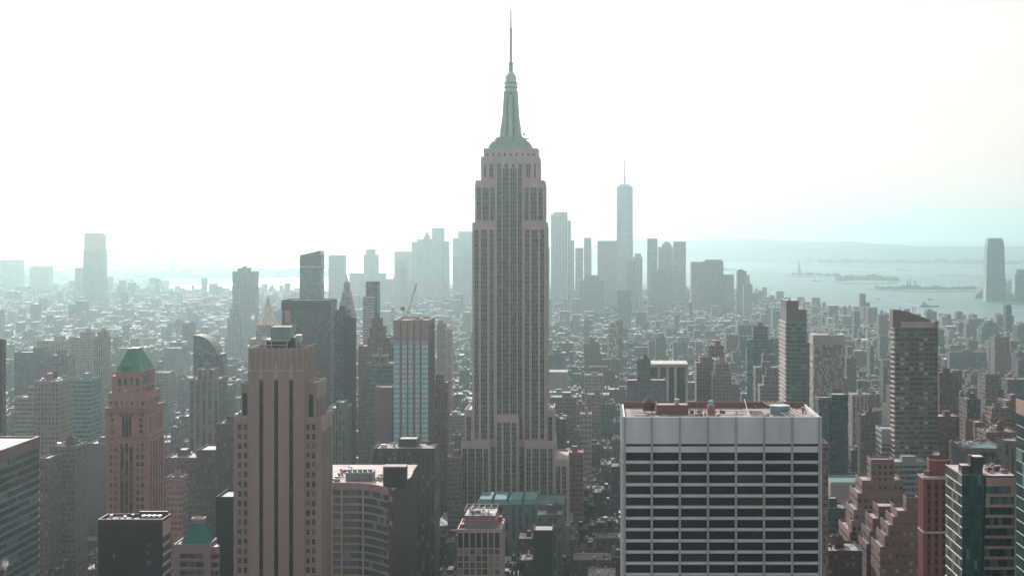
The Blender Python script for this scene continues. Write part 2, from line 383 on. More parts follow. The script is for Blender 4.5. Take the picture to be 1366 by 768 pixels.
mr = t.nodes.new("ShaderNodeMapRange"); mr.inputs[1].default_value = .35; mr.inputs[2].default_value = .65; mr.inputs[3].default_value = .40; mr.inputs[4].default_value = .56; t.links.new(nz2.outputs[0], mr.inputs[0]); t.links.new(mr.outputs[0], p.inputs['Roughness'])

m, t, p = newmat('ground')
t.links.new(mixc(t, 1.0, attr_color(t), wear(t, 0.02, 0.7, 1.3, 1), 'MULTIPLY'), p.inputs['Base Color']); p.inputs['Roughness'].default_value = .9
m, t, p = newmat('far_land')
t.links.new(mixc(t, 1.0, attr_color(t), wear(t, 0.004, 0.6, 1.5, 1, 8), 'MULTIPLY'), p.inputs['Base Color']); p.inputs['Roughness'].default_value = .95

flat('water', [(-45000, -1500), (45000, -1500), (45000, 80000), (-45000, 80000)], 0.0, 'water', (.05, .1, .1))
def GP(px, py): Y = ground_y(py); return (PX(px, Y), Y)
city_shore = [GP(*q) for q in [(-150, 391), (60, 391), (200, 392), (330, 393), (440, 395), (560, 380), (700, 378), (860, 379), (960, 384), (1003, 397), (1040, 408), (1120, 421), (1190, 431), (1290, 436), (1366, 441), (1560, 452)]]
flat('ground', city_shore + [(2600, 2600), (2600, -1400), (-3600, -1400), (-3600, 4000)], 2.0, 'ground', (.03, .03, .032), under=-.5)
FARC = (.075, .085, .07)
flat('brooklyn_land', [GP(*q) for q in [(-250, 389), (40, 388), (195, 386.5), (205, 382), (290, 378.5), (325, 373.5), (385, 370), (425, 366), (432, 362), (395, 360), (330, 361), (215, 360), (120, 359), (-250, 359)]], 2.0, 'far_land', FARC, under=-.5)
flat('red_hook_land', [GP(*q) for q in [(-250, 358.2), (100, 358.2), (205, 358.2), (330, 352.5), (410, 350), (450, 347.5), (474, 344.5), (470, 342), (430, 338), (330, 336), (200, 335), (60, 334), (-250, 333.5)]], 2.0, 'far_land', FARC, under=-.5)
flat('staten_island_shore', [GP(*q) for q in [(500, 341.5), (560, 342.5), (640, 342), (760, 343), (760, 336), (640, 334), (560, 334.5), (505, 338)]], 2.0, 'far_land', FARC, under=-.5)
flat('bayonne_land', [GP(*q) for q in [(1052, 352), (1130, 356), (1230, 357), (1366, 359), (1700, 362), (1700, 341), (1366, 342), (1200, 344), (1060, 348)]], 2.0, 'far_land', FARC, under=-.5)
flat('jersey_land', [GP(*q) for q in [(1300, 400), (1330, 405), (1366, 407), (1600, 414), (1600, 378), (1366, 377), (1316, 378), (1308, 385), (1296, 390)]], 2.0, 'far_land', FARC, under=-.5)

def hills(name, x0, x1, Y, rows, hmax, seed, n=160, depth=9000, left_fade=0.1):
    """a long low ridge with a wooded, built-over outline"""
    r = random.Random(seed); ph = [r.uniform(0, 6.28) for _ in range(8)]
    def H(s, q):
        e = min(1, s / left_fade) * min(1, (1 - s) / .05) if left_fade else 1
        return hmax * max(0, e) * (0.72 + .16 * math.sin(5 * s + ph[0]) + .08 * math.sin(13 * s + ph[1]) + .03 * math.sin(41 * s + ph[2]) + .02 * math.sin(97 * s + ph[3])) * math.sin(math.pi * min(1, q * 1.0)) ** .7
    b = MB(); g = []
    for j in range(rows + 1):
        q = j / rows
        g.append([(x0 + (x1 - x0) * i / n, Y + depth * q, 1 + H(i / n, q) ) for i in range(n + 1)])
    for j in range(rows):
        for i in range(n): b.face([g[j][i], g[j][i + 1], g[j + 1][i + 1], g[j + 1][i]], 'far_land', (.07, .085, .07))
    return tag(b.build(name, smooth=True), kind='structure')
hills('staten_island_hills', PX(690, 15500), PX(1900, 15500), 15500, 6, 262, 3, left_fade=.12, depth=7000)
hills('jersey_hills', PX(960, 30000), PX(1800, 30000), 30000, 5, 190, 7, left_fade=.2)
hills('brooklyn_hills', PX(-300, 21500), PX(250, 21500), 21500, 5, 60, 9, left_fade=.05, depth=4000)
hills('staten_island_far_hills', PX(230, 34000), PX(720, 34000), 34000, 4, 150, 12, left_fade=.4, depth=6000)

# streets: pavement pads of the city blocks stand a kerb above the asphalt
AVE = [-3060, -2790, -2510, -2240, -1960, -1690, -1410, -1130, -860, -610, -450, -300, -147, 133, 413, 693, 973, 1253, 1533, 1813]
AW, SW, BP = 23.0, 18.0, 80.0
def pad_mesh():
    b = MB()
    for i in range(len(AVE) - 1):
        for j in range(int((4700 - 560) / BP)):
            y0 = 560 + j * BP
            x0, x1 = AVE[i] + AW / 2 - 4, AVE[i + 1] - AW / 2 + 4
            if x1 < -.42 * y0 - 60 or x0 > .32 * y0 + 60: continue
            b.box(x0, x1, y0 + SW / 2 - 3, y0 + BP - SW / 2 + 3, 1.9, 2.15, 'ground', (.11, .108, .105))
    return tag(b.build('pavement'), kind='structure')
pad_mesh()
def markings():
    b = MB()
    for a in AVE[9:16]:
        for k in (-4, 0, 4):
            for j in range(0, 90):
                y = 900 + j * 12; b.box(a + k - .1, a + k + .1, y, y + 5, 1.99, 2.006, 'wall', (.7, .7, .68))
    for a in AVE[10:15]:
        for j in range(5, 20):
            y0 = 560 + j * BP
            for s in range(-8, 9, 2): b.box(a + s - .4, a + s + .4, y0 - 12.5, y0 - 9.5, 1.99, 2.008, 'wall', (.7, .7, .68))
    return tag(b.build('road_markings'), kind='structure')
markings()
# ---------------------------------------------------------------- the great limestone skyscraper in the middle
def skyscraper():
    Y = 1290.0; lime = (.60, .54, .50); lim2 = (.42, .375, .35)
    def E(px): return PX(px, Y)
    def z(py): return PZ(py, Y)
    b = MB(); w = Wins(); crown = (.46, .60, .52)
    FL = 3.72
    def block(x0, x1, y0, y1, zb, zt, groups=(2, 3, 2), sides=None, roof=(.42, .40, .38), open_from=None):
        X0, X1 = E(x0), E(x1)
        b.box(X0, X1, y0, y1, zb, zt, 'panel', lime, 'roof', roof); b.parapet(X0, X1, y0, y1, zt, 1.4, .6, 'panel', lime)
        wz0 = open_from if open_from is not None else zb
        W_ = X1 - X0; tot = sum(groups) * 1.72 + (len(groups) + 1) * 1.0
        gap = max(.8, (W_ - sum(groups) * 1.72) / (len(groups) + 1)); a = 0
        rows = int((zt - 4.5 - wz0) / FL)
        for gi, g in enumerate(groups):
            b.obox((X0, y0), (1, 0), a, a + gap, -.2, .75, wz0, zt - 1.5, 'panel', lime); a += gap
            for k in range(g):
                for j in range(rows):
                    zt_ = zt - 4.5 - j * FL
                    w.add((X0, y0), (1, 0), a + .22, a + 1.50, zt_ - FL + 1.25, zt_, d=.12)
                    b.obox((X0, y0), (1, 0), a + .20, a + 1.52, -.1, .16, zt_ - FL, zt_ - FL + 1.2, 'metal', (.17, .17, .17))
                if k < g - 1: b.obox((X0, y0), (1, 0), a + 1.58, a + 1.86, -.1, .45, wz0, zt - 4.4, 'panel', lim2)
                a += 1.72
        b.obox((X0, y0), (1, 0), a, W_, -.2, .75, wz0, zt - 1.5, 'panel', lime)
        b.obox((X0, y0), (1, 0), .003, W_ - .003, -.2, .55, zt - 4.4, zt - .01, 'panel', lime)
        for u, o in (((0, 1), (X1, y0)), ((0, -1), (X0, y1))):
            D = y1 - y0
            for s in range(int(D / 5)):
                a0 = 2 + s * 5; b.obox(o, u, a0 - 1.6, a0 - .2, -.2, .6, wz0, zt - 1.5, 'panel', lime)
                b.obox(o, u, a0 + .2, a0 + 2.8, -.2, .05, wz0, zt - 4.5, 'win_dark', (.02, .02, .02))
    mid = (2, 3, 2)
    block(630, 661.5, Y, Y + 44, z(588), z(299), mid)
    block(697.5, 729, Y, Y + 44, z(588), z(299), mid)
    block(634, 661.5, Y + 1.2, Y + 42, z(299), z(243), mid, open_from=z(299) + 1.5)
    block(697.5, 726, Y + 1.2, Y + 42, z(299), z(243), mid, open_from=z(299) + 1.5)
    block(661.5, 697.5, Y + 3.2, Y + 40, z(668), z(211), (2, 3, 3, 2))
    block(641, 661.5, Y + 5, Y + 39, z(243), z(211), (1, 2), open_from=z(243) + 1.5)
    block(697.5, 719, Y + 5, Y + 39, z(243), z(211), (2, 1), open_from=z(243) + 1.5)
    X0, X1 = E(644.5), E(717); b.box(X0, X1, Y + 5.5, Y + 38, z(211), z(200), 'panel', lime, 'roof', (.4, .4, .4))
    b.parapet(X0, X1, Y + 5.5, Y + 38, z(200), 1.5, .6, 'panel', lime)
    for k in range(9):
        xx = X0 + 3 + k * (X1 - X0 - 6) / 8; w.add((xx, Y + 5.5), (1, 0), -.7, .7, z(208), z(204))
    for px in (670, 680, 689):       # pointed crests over the three centre bays
        b.frustum(E(px) - 1.6, E(px) + 1.6, Y + 4.4, Y + 5.5, z(216), E(px) - .3, E(px) + .3, Y + 4.6, Y + 5.5, z(208), 'metal', (.5, .52, .5))
        b.obox((E(px), Y + 3.2), (1, 0), -1.5, 1.5, -.1, .8, z(224), z(213), 'metal', (.46, .47, .45))
    # lower shoulders and wings
    block(619.5, 630, Y + 3, Y + 50, z(668), z(549), (2,), open_from=z(600))
    block(729, 738.5, Y + 3, Y + 50, z(668), z(549), (2,), open_from=z(600))
    block(617, 654, Y - 12, Y + 50, 2, z(588), (2, 3, 3, 2))
    block(701, 740, Y - 12, Y + 50, 2, z(588), (2, 3, 3, 2))
    block(661, 692, Y - 6, Y + 3, 2, z(555), (2, 3, 2))
    block(740, 758, Y - 10, Y + 48, 2, z(612), (2, 2))
    b.box(E(586), E(764), Y - 22, Y + 55, 2, z(694), 'panel', lim2, 'roof', (.3, .3, .3), 3.4, 4)
    for x0, x1, yy in ((654, 661, Y - 2), (692, 701, Y - 2)): block(x0, x1, yy, Y + 10, 2, z(588), (2,))
    o = b.build('skyscraper', origin=(E(680), Y + 22, 2))
    tag(o, 'tallest stepped limestone skyscraper with green tiered crown and antenna, in the middle of the view', 'skyscraper')
    w.build(o, 100)
    # green tiered crown
    yc = Y + 22; s = yc / F; cx = PX(681.5, yc)
    def zz(py): return PZ(py, yc)
    b = MB()
    for hw, y1, y0 in ((28, 196.5, 200), (26.5, 193.5, 196.5), (24, 190.5, 193.5), (20.5, 187.5, 190.5), (16.5, 184, 187.5)):
        r = hw * s; dp = min(r, 15)
        b.box(cx - r, cx + r, yc - dp, yc + dp, zz(y0), zz(y1), 'metal', crown, bottom=True)
        b.box(cx - r - .4, cx + r + .4, yc - dp - .4, yc + dp + .4, zz(y1) - .5, zz(y1) + .1, 'metal', (.24, .36, .30), bottom=True)
        n = int(r * 2 / 1.6)
        for k in range(n): b.obox((cx - r, yc - dp), (1, 0), k * 1.6 + .3, k * 1.6 + .9, 0, .25, zz(y0) + .3, zz(y1) - .6, 'metal', (.42, .55, .48))
    b.build('crown', o)
    b = MB()
    r0, r1 = 8.6 * s, 8.2 * s
    b.cyl(cx, yc, r0, zz(184), r1, zz(118), 16, 'metal', crown)
    for a in range(4):               # winged buttresses, flaring at the foot
        ca, sa = math.cos(a * math.pi / 2), math.sin(a * math.pi / 2)
        prof = [(15, 184), (14, 178), (13, 168), (11.5, 158), (10.8, 148), (10.2, 140), (9.2, 122), (0, 120), (0, 184)]
        for side in (-1, 1):
            t_ = 1.6
            pts = [(cx + ca * q[0] * s - sa * t_ * side, yc + sa * q[0] * s + ca * t_ * side, zz(q[1])) for q in prof]
            b.face(pts if side < 0 else pts[::-1], 'metal', crown)
        for q0, q1 in zip(prof[:6], prof[1:7]):
            P = [(cx + ca * q[0] * s - sa * t_ * sd_, yc + sa * q[0] * s + ca * t_ * sd_, zz(q[1])) for q, sd_ in ((q0, 1), (q0, -1), (q1, -1), (q1, 1))]
            b.face(P[::-1], 'metal', (.36, .48, .42))
    for hx in (-1, 0, 1):
        b.obox((cx + hx * 3.1, yc - r0), (1, 0), -.7, .7, -1, .35 + .2 * (hx == 0), zz(181), zz(123), 'win_dark' if hx == 0 else 'metal', (.2, .3, .26))
    for hw, y0, y1 in ((9.3, 118, 116.5), (8.6, 116.5, 112), (9.3, 112, 110.5), (7.4, 110.5, 104.5), (7.8, 104.5, 103), (6.6, 103, 101)):
        b.cyl(cx, yc, hw * s, zz(y0), hw * s, zz(y1), 16, 'metal', crown if hw < 9 else (.22, .33, .28))
    b.cyl(cx, yc, 6.2 * s, zz(101), 3.4 * s, zz(96), 16, 'metal', crown, cap=False)
    mast = b.build('mooring_mast', o)
    b = MB(); g = (.42, .46, .40)
    b.cyl(cx, yc, 2.6 * s, zz(97), 2.4 * s, zz(84), 10, 'metal', g)
    for py in (95, 92.5, 90, 87.5): b.cyl(cx, yc, 3.5 * s, zz(py), 3.5 * s, zz(py) + .5, 12, 'metal', (.3, .36, .3))
    b.cyl(cx, yc, 4.6 * s, zz(85), 4.6 * s, zz(84.2), 12, 'metal', (.35, .4, .35))
    for dx, dy in ((-1, -1), (1, -1), (1, 1), (-1, 1)): b.beam((cx + dx * 1.0, yc + dy * 1.0, zz(84)), (cx + dx * .7, yc + dy * .7, zz(39)), .16, 'metal', (.5, .5, .42))
    for k in range(22):
        za, zb = zz(84 - k * 2.05), zz(84 - (k + 1) * 2.05); sd_ = 1 if k % 2 else -1
        b.beam((cx - sd_, yc - 1, za), (cx + sd_, yc - 1, zb), .1, 'metal', (.5, .5, .42)); b.box(cx - 1.1, cx + 1.1, yc - 1.1, yc + 1.1, zb - .15, zb + .15, 'metal', (.5, .5, .42), bottom=True)
    b.cyl(cx, yc, .75, zz(84), .5, zz(39), 8, 'metal', (.55, .55, .48))
    b.cyl(cx, yc, 1.5, zz(39.5), 1.5, zz(38.7), 8, 'metal', (.3, .3, .3)); b.cyl(cx, yc, .75, zz(39), .55, zz(14), 8, 'metal', (.6, .6, .52)); b.cyl(cx, yc, .4, zz(14), .3, zz(4), 6, 'metal', (.5, .5, .5))
    b.beam((cx + 4.3 * s, yc, zz(84.5)), (cx + 4.3 * s, yc, zz(67)), .18, 'metal', (.4, .42, .38)); b.beam((cx + 2.4 * s, yc, zz(84.5)), (cx + 4.3 * s, yc, zz(84.5)), .18, 'metal', (.4, .42, .38))
    b.build('antenna', mast)
    b = MB(); r = random.Random(4)
    for hw in (-26, -24, -19, -17.5, 17, 18.5, 22, 25.5, -13.5):
        base = 200 if abs(hw) > 22 else 190 if abs(hw) > 17 else 184
        b.beam((cx + hw * s, yc - 8, zz(base)), (cx + hw * s, yc - 8, zz(base - r.uniform(7, 15))), .22, 'metal', (.4, .45, .42)); b.cyl(cx + hw * s + .8, yc - 8, .9, zz(base - 3), .9, zz(base - 5), 8, 'metal', (.6, .6, .58))
    b.build('aerials', o)
    claim(E(586), E(764), Y - 22, Y + 55, 664)
    LAND.append(('the great central skyscraper', 680, 200))
skyscraper()

# ---------------------------------------------------------------- wide pale slab in front, right of the middle
def pale_slab():
    Y, YB = 594.0, 638.0; X0, X1 = PX(832, Y), PX(1094, Y); zt = PZ(560, Y); con = (.77, .81, .825)
    b = MB(); w = Wins()
    b.box(X0, X1, Y, YB, 2, zt, 'concrete', con, 'roof', (.30, .22, .205))
    # blank attic with fine vertical joints
    rows_top = PZ(603, Y); per = 4.13; n = int((rows_top - 4) / per)
    Wd = X1 - X0; cols = 7; cw = Wd / cols
    b.obox((X0, Y), (1, 0), .003, Wd - .003, -.2, .45, PZ(591.5, Y), zt + 1.2, 'concrete', con)
    for k in range(int(Wd / .9)):
        if (k * .9) % cw > .8: b.obox((X0, Y), (1, 0), k * .9, k * .9 + .08, .4, .50, PZ(591.5, Y), zt + .9, 'concrete', (.62, .65, .66))
    for zz_ in (PZ(576, Y), PZ(584.5, Y)): b.obox((X0, Y), (1, 0), .01, Wd - .01, .4, .47, zz_, zz_ + .08, 'concrete', (.6, .62, .63))
    b.obox((X0, Y), (1, 0), .003, Wd - .003, -.2, .40, rows_top + .05, PZ(595, Y), 'concrete', con)
    for i in range(cols):
        w.add((X0, Y), (1, 0), i * cw + .45, (i + 1) * cw - .45, PZ(595, Y) + .03, PZ(591.5, Y) - .03, mat='win_black')
        for j in range(n):
            zt_ = rows_top - j * per
            w.add((X0, Y), (1, 0), i * cw + .42, (i + 1) * cw - .42, zt_ - per + 1.12, zt_ - .02, mat='win_black')
            for q in range(1, 7):
                xq = i * cw + .55 + q * (cw - 1.1) / 7; b.obox((X0, Y), (1, 0), xq - .04, xq + .04, 0, .12, zt_ - per + 1.2, zt_, 'metal', (.03, .03, .03))
    for j in range(n): zt_ = rows_top - j * per; b.obox((X0, Y), (1, 0), .003, Wd - .003, -.2, .16, zt_ - per, zt_ - per + 1.10, 'concrete', (.70, .76, .77))
    for i in range(cols + 1):
        a = min(max(i * cw, .38), Wd - .38); b.obox((X0, Y), (1, 0), a - .38, a + .38, -.2, .8, 2, zt + 1.25, 'concrete', (.50, .52, .55)); b.obox((X0, Y), (1, 0), a - .06, a + .06, .78, .86, 2, zt + 1.25, 'concrete', (.36, .37, .38))
    for u, o_ in (((0, 1), (X1, Y)), ((0, -1), (X0, YB))):
        for j in range(n):
            zt_ = rows_top - j * per; b.obox(o_, u, .3, YB - Y - .3, -.2, .05, zt_ - per + 1.25, zt_, 'win_black', (0, 0, 0))
        for k in range(5): b.obox(o_, u, k * 10.5 - .4 + .5, k * 10.5 + .9, -.2, .7, 2, zt + 1.2, 'concrete', con)
    b.parapet(X0, X1, Y, YB, zt, 1.25, .5, 'concrete', con)
    b.box(X0 + .6, X1 - .6, YB - 1.4, YB - .6, zt, zt + 2.3, 'brick', (.28, .19, .16))
    o = b.build('office_slab'); tag(o, 'wide pale concrete office slab with dark ribbon windows and pink roof, in front', 'office building')
    w.build(o)
    def P(px, y): return PX(px, y)
    # roof items
    y1 = Y + 22
    b = MB(); cx = P(865, y1)
    for a in range(4): b.beam((cx + (-1, 1, 1, -1)[a] * 1.5, y1 + (-1, -1, 1, 1)[a] * 1.5, zt), (cx + (-1, 1, 1, -1)[a] * 1.5, y1 + (-1, -1, 1, 1)[a] * 1.5, zt + 1.4), .15, 'metal', (.1, .08, .08))
    b.cyl(cx, y1, 2.2, zt + 1.2, 2.2, zt + 4.2, 14, 'brick', (.20, .11, .09)); b.cyl(cx, y1, 2.5, zt + 4.2, .1, zt + 6.0, 14, 'brick', (.22, .11, .09), cap=False); b.build('water_tank', o)
    bulkhead(o, P(876, Y + 15), P(918, Y + 15), Y + 14, Y + 26, zt, zt + 3.6, (.30, .21, .19), topcol=(.42, .33, .30))
    b = MB(); b.box(P(900, Y + 17), P(906, Y + 17), Y + 17, Y + 19, zt + 3.7, zt + 6, 'metal', (.4, .5, .5)); b.box(P(944, Y + 14), P(954, Y + 14), Y + 14, Y + 17, zt, zt + 3.8, 'brick', (.38, .27, .24)); b.box(P(945.5, Y + 14.5), P(951.5, Y + 14.5), Y + 14.4, Y + 16.5, zt + 3.8, zt + 5.6, 'metal', (.35, .48, .5)); b.build('vent_housing', o)
    b = MB(); cx, yy = P(1040, Y + 20), Y + 20; b.cyl(cx, yy, 3.7, zt, 3.7, zt + 3.0, 20, 'metal', (.22, .36, .40)); b.cyl(cx, yy, 3.9, zt + 3, 3.9, zt + 3.4, 20, 'metal', (.5, .55, .56)); b.build('cooling_tower', o)
    b = MB()
    for k in range(5): x = P(1050 + k * 6, Y + 8); b.beam((x, Y + 3, zt + .8), (x - 6, YB - 6, zt + 2.8), .18, 'metal', (.5, .42, .40)); b.beam((x, Y + 3, zt), (x, Y + 3, zt + .9), .15, 'metal', (.2, .2, .2))
    b.box(P(1004, Y + 12), P(1022, Y + 12), Y + 10, Y + 30, zt, zt + .12, 'wall', (.05, .045, .045)); b.beam((P(1000, Y + 3), Y + 3, zt + .4), (P(992, YB), YB - 3, zt + 3.5), .16, 'metal', (.6, .55, .5))
    b.box(P(846, Y + 10), P(862, Y + 10), Y + 9, Y + 11, zt, zt + .9, 'metal', (.5, .42, .4)); b.box(P(846, Y + 14), P(858, Y + 14), Y + 14, Y + 15, zt, zt + .7, 'metal', (.3, .25, .24))
    for px in (928, 929.5, 932, 925): b.beam((P(px, Y + 10), Y + 10, zt), (P(px, Y + 10) + R.uniform(-.4, .4), Y + 10, zt + R.uniform(2, 5)), .14, 'metal', (.15, .12, .12))
    b.cyl(P(930, Y + 8), Y + 8, .9, zt, .7, zt + 1.4, 8, 'metal', (.15, .12, .12)); b.cyl(P(934, Y + 12), Y + 12, .6, zt, .5, zt + 2.6, 8, 'metal', (.55, .45, .42))
    rr = random.Random(21)
    for k in range(46):
        xx, yy = rr.uniform(X0 + 2, X1 - 2), rr.uniform(Y + 3, YB - 3); g_ = rr.choice((.08, .15, .3, .5)); hh = rr.uniform(.3, 1.3)
        if rr.random() < .5: b.box(xx, xx + rr.uniform(.5, 2.2), yy, yy + rr.uniform(.5, 1.5), zt, zt + hh, 'metal', (g_, g_ * .9, g_ * .86))
        else: b.cyl(xx, yy, .35, zt, .3, zt + hh + .5, 8, 'metal', (g_, g_ * .92, g_ * .88))
    for k in range(9): xx, yy = rr.uniform(X0 + 4, X1 - 14), rr.uniform(Y + 3, YB - 3); b.box(xx, xx + rr.uniform(4, 12), yy, yy + rr.uniform(.8, 5), zt + .01 * (k + 1), zt + .01 * (k + 1) + .02, 'wall', rr.choice(((.12, .08, .08), (.3, .2, .18), (.5, .4, .38), (.06, .05, .05))))
    for k in range(5): yy = Y + 5 + k * 7; b.beam((X0 + 3, yy, zt + .4), (X0 + rr.uniform(20, 60), yy, zt + .4), .13, 'metal', (.4, .32, .3))
    for k in range(6): b.beam((P(965 + k * 4, Y + 4 + k * 5), Y + 4 + k * 5, zt + .15), (P(985 + k * 3, Y + 4 + k * 5), Y + 4 + k * 5, zt + .15), .1, 'metal', (.35, .26, .24))
    b.beam((X0 + 1.2, Y + .25, zt + 1.9), (X1 - 1.2, Y + .25, zt + 1.9), .05, 'metal', (.5, .5, .5))
    b.build('roof_plant', o)
    claim(X0, X1, Y, YB, 770); LAND.append(('the wide pale slab', 963, 560))
pale_slab()

# ---------------------------------------------------------------- striped glass office block at the left edge
def striped_block():
    YF = 870.0; X1 = PX(52, YF); YN = 715.0; zt = PZ(584, YF); b = MB(); w = Wins()
    b.box(X1 - 60, X1, YN, YF, 2, zt, 'panel', (.20, .13, .11), 'roof', (.60, .45, .42))
    per = 4.2; n = int((zt - 12) / per); D = YF - YN
    b.obox((X1, YN), (0, 1), .003, D - .003, -.2, .35, zt - 5.2, zt + 1.0, 'panel', (.21, .13, .11))
    for j in range(n):
        z1 = zt - 5.2 - j * per
        b.obox((X1, YN), (0, 1), .003, D - .003, -.2, .32, z1 - per, z1 - per + 1.3, 'metal', (.21, .13, .11) if j < 3 else (.22, .30, .29))
        b.obox((X1, YN), (0, 1), .003, D - .003, .30, .38, z1 - per + 1.25, z1 - per + 1.34, 'metal', (.6, .62, .6))
        for k in range(10):
            a = k * D / 10; w.add((X1, YN), (0, 1), a + .1, a + D / 10 - .1, z1 - per + 1.36, z1 - .02, mat='win_teal')
            for q in range(1, 5): b.obox((X1, YN), (0, 1), a + q * D / 50 - .05, a + q * D / 50 + .05, 0, .15, z1 - per + 1.3, z1, 'metal', (.05, .07, .07))
    b.box(X1 - 60, X1 - .003, YF - .3, YF + .3, 2, zt + .9, 'panel', (.24, .2, .19)); b.parapet(X1 - 60, X1, YN, YF, zt, 1.0, .6, 'panel', (.24, .18, .16))
    o = b.build('office_block'); tag(o, 'dark teal glass block with pale floor stripes and pink roof, at the left edge', 'office building'); w.build(o)
    claim(X1 - 60, X1, YN, YF, 770); LAND.append(('the striped teal block', 25, 600))
striped_block()

# ---------------------------------------------------------------- brick tower with green pyramid roof
def pyramid_tower():
    Y = 948.0; br = (.43, .235, .19); b = MB(); w = Wins()
    def X(px): return PX(px, Y)
    def z(py): return PZ(py, Y)
    D = depth_for(197, 219, Y); X0, X1 = X(141), X(197)
    zc = z(545)
    b.box(X0, X1, Y, Y + D, 2, zc, 'brick', br, 'roof', (.35, .25, .22))
    for o_, u, L in (((X0, Y), (1, 0), X1 - X0), ((X1, Y), (0, 1), D), ((X0, Y + D), (0, -1), D)):
        b.obox(o_, u, -.6, L + .6, -.2, .9, zc - .6, zc + .6, 'brick', (.40, .235, .195)); b.obox(o_, u, -.2, L + .2, -.2, .5, zc - 3, zc - 2.4, 'brick', (.25, .15, .12))
        b.obox(o_, u, -.3, L + .3, -.2, .8, z(583.5) - .4, z(583.5) + .5, 'brick', (.30, .18, .15))
    W_ = X1 - X0; rh = 4.15
    nrow = int((z(596) - 20) / rh)
    for j in range(nrow):
        zt_ = z(597) - j * rh
        for c in (.125, .235, .765, .875):
            w.add((X0, Y), (1, 0), W_ * c - .85, W_ * c + .85, zt_ - 2.5, zt_); b.obox((X0, Y), (1, 0), W_ * c - 1.05, W_ * c + 1.05, -.1, .25, zt_ - 2.78, zt_ - 2.5, 'panel', (.46, .33, .29)); b.obox((X0, Y), (1, 0), W_ * c - .85, W_ * c + .85, 0, .1, zt_ - 1.3, zt_ - 1.2, 'metal', (.25, .2, .19))
        for c in (.40, .50, .60): w.add((X0, Y), (1, 0), W_ * c - .95, W_ * c + .95, zt_ - 2.9, zt_)
    b.obox((X0, Y), (1, 0), W_ * .345, W_ * .655, 0, .02, 20, z(596), 'brick', (.10, .065, .06))
    for c in (.45, .55, .335, .665): b.obox((X0, Y), (1, 0), W_ * c - .3, W_ * c + .3, -.1, .35, 20, z(590), 'brick', br)
    for j, zt_ in enumerate((z(549), z(590))):
        for c in (.125, .36, .50, .64, .875): w.add((X0, Y), (1, 0), W_ * c - .8, W_ * c + .8, zt_ - 2.6, zt_ - .4)
    for zt_ in (z(557), z(565), z(573)):
        for c in (.16, .84): w.add((X0, Y), (1, 0), W_ * c - .9, W_ * c + .9, zt_ - 2.4, zt_)
    cx = X0 + W_ * .5; zb, za = z(582), z(556)                         # tall arched opening
    pts = [(cx - 2.7, zb), (cx + 2.7, zb)] + [(cx + 2.7 * math.cos(a * math.pi / 10), za + 2.7 * math.sin(a * math.pi / 10)) for a in range(11)]
    b.face([(x, Y - .06, zz_) for x, zz_ in pts], 'win_dark', (0, 0, 0))
    for a in range(10):
        a0, a1 = a * math.pi / 10, (a + 1) * math.pi / 10
        b.beam((cx + 3 * math.cos(a0), Y - .2, za + 3 * math.sin(a0)), (cx + 3 * math.cos(a1), Y - .2, za + 3 * math.sin(a1)), .35, 'brick', (.42, .26, .21))
    for dx in (-3, -.95, .95, 3): b.beam((cx + dx, Y - .15, zb), (cx + dx, Y - .15, za + (2.2 if abs(dx) < 2 else 0)), .22, 'brick', br)
    # side with deep vertical bays
    for k in range(5):
        a = D * (.12 + .16 * k); b.obox((X1, Y), (0, 1), a, a + 3.0, -.2, .03, 20, z(592), 'win_dark', (0, 0, 0)); b.obox((X1, Y), (0, 1), a + 3.0, a + 5.0, -.2, .7, 20, z(590), 'brick', br)
        b.obox((X1, Y), (0, 1), a, a + 2.6, -.2, .04, z(578), z(556), 'win_dark', (0, 0, 0))
    for j in range(nrow):
        zt_ = z(597) - j * rh; b.obox((X1, Y), (0, 1), D * .12, D * .95, -.1, .2, zt_ - rh, zt_ - 2.8, 'brick', (.22, .13, .11))
    o = b.build('brick_tower'); tag(o, 'ornate pink brick tower with green copper pyramid roof', 'tower'); w.build(o, 60)
    # loggia storeys under the roof
    b = MB(); xa, xb = X(144), X(193); ya, yb = Y + 1.2, Y + D - 1.5; z0, z1 = zc + .6, z(524)
    b.box(xa, xb, ya, yb, z0, z1, 'brick', br, 'roof', (.3, .2, .18)); w = Wins()
    for k in range(7): a = (xb - xa) * (k + .5) / 7; w.add((xa, ya), (1, 0), a - .7, a + .7, z0 + 1.5, z0 + 3.7)
    for k in range(12): a = (yb - ya) * (k + .5) / 12; w.add((xb, ya), (0, 1), a - .8, a + .8, z0 + 1.2, z0 + 4.0)
    for k in range(11): b.beam((xb - .5, ya + 3 + k * 3.4, z1), (xb - .5, ya + 3 + k * 3.4, z1 + 1.6 + (k % 3)), .35, 'brick', (.22, .15, .12))
    lg = b.build('loggia', o)
    b = MB(); x0, x1, y0, y1 = X(152), X(187), Y + 3, Y + D - 4; ze = z(496)
    b.box(x0, x1, y0, y1, z1, ze, 'brick', br); b.box(x0 - .6, x1 + .6, y0 - .6, y1 + .6, ze - 1.2, ze + .1, 'brick', (.42, .24, .20), bottom=True)
    b.box(X(146.5), x0, y0 + 1, y0 + 8, z1, z(502), 'brick', br, 'roof', (.4, .3, .3))
    ww_ = x1 - x0
    for k in range(4):
        c = ww_ * (.16 + k * .225); b.obox((x0, y0), (1, 0), c - 1.0, c + 1.0, -.1, .04, z(515), z(507), 'win_dark', (0, 0, 0)); b.cyl(x0 + c, y0 + .3, 1.0, z(507) - .01, 1.0, z(507), 3, 'brick', br)
        pts = [(x0 + c + 1.0 * math.cos(a * math.pi / 6), y0 - .045, z(507) + 1.0 * math.sin(a * math.pi / 6)) for a in range(7)]; b.face(pts, 'win_dark', (0, 0, 0))
        b.obox((x0, y0), (1, 0), c - .7, c + .7, -.1, .04, z(523), z(519), 'win_pale', (0, 0, 0))
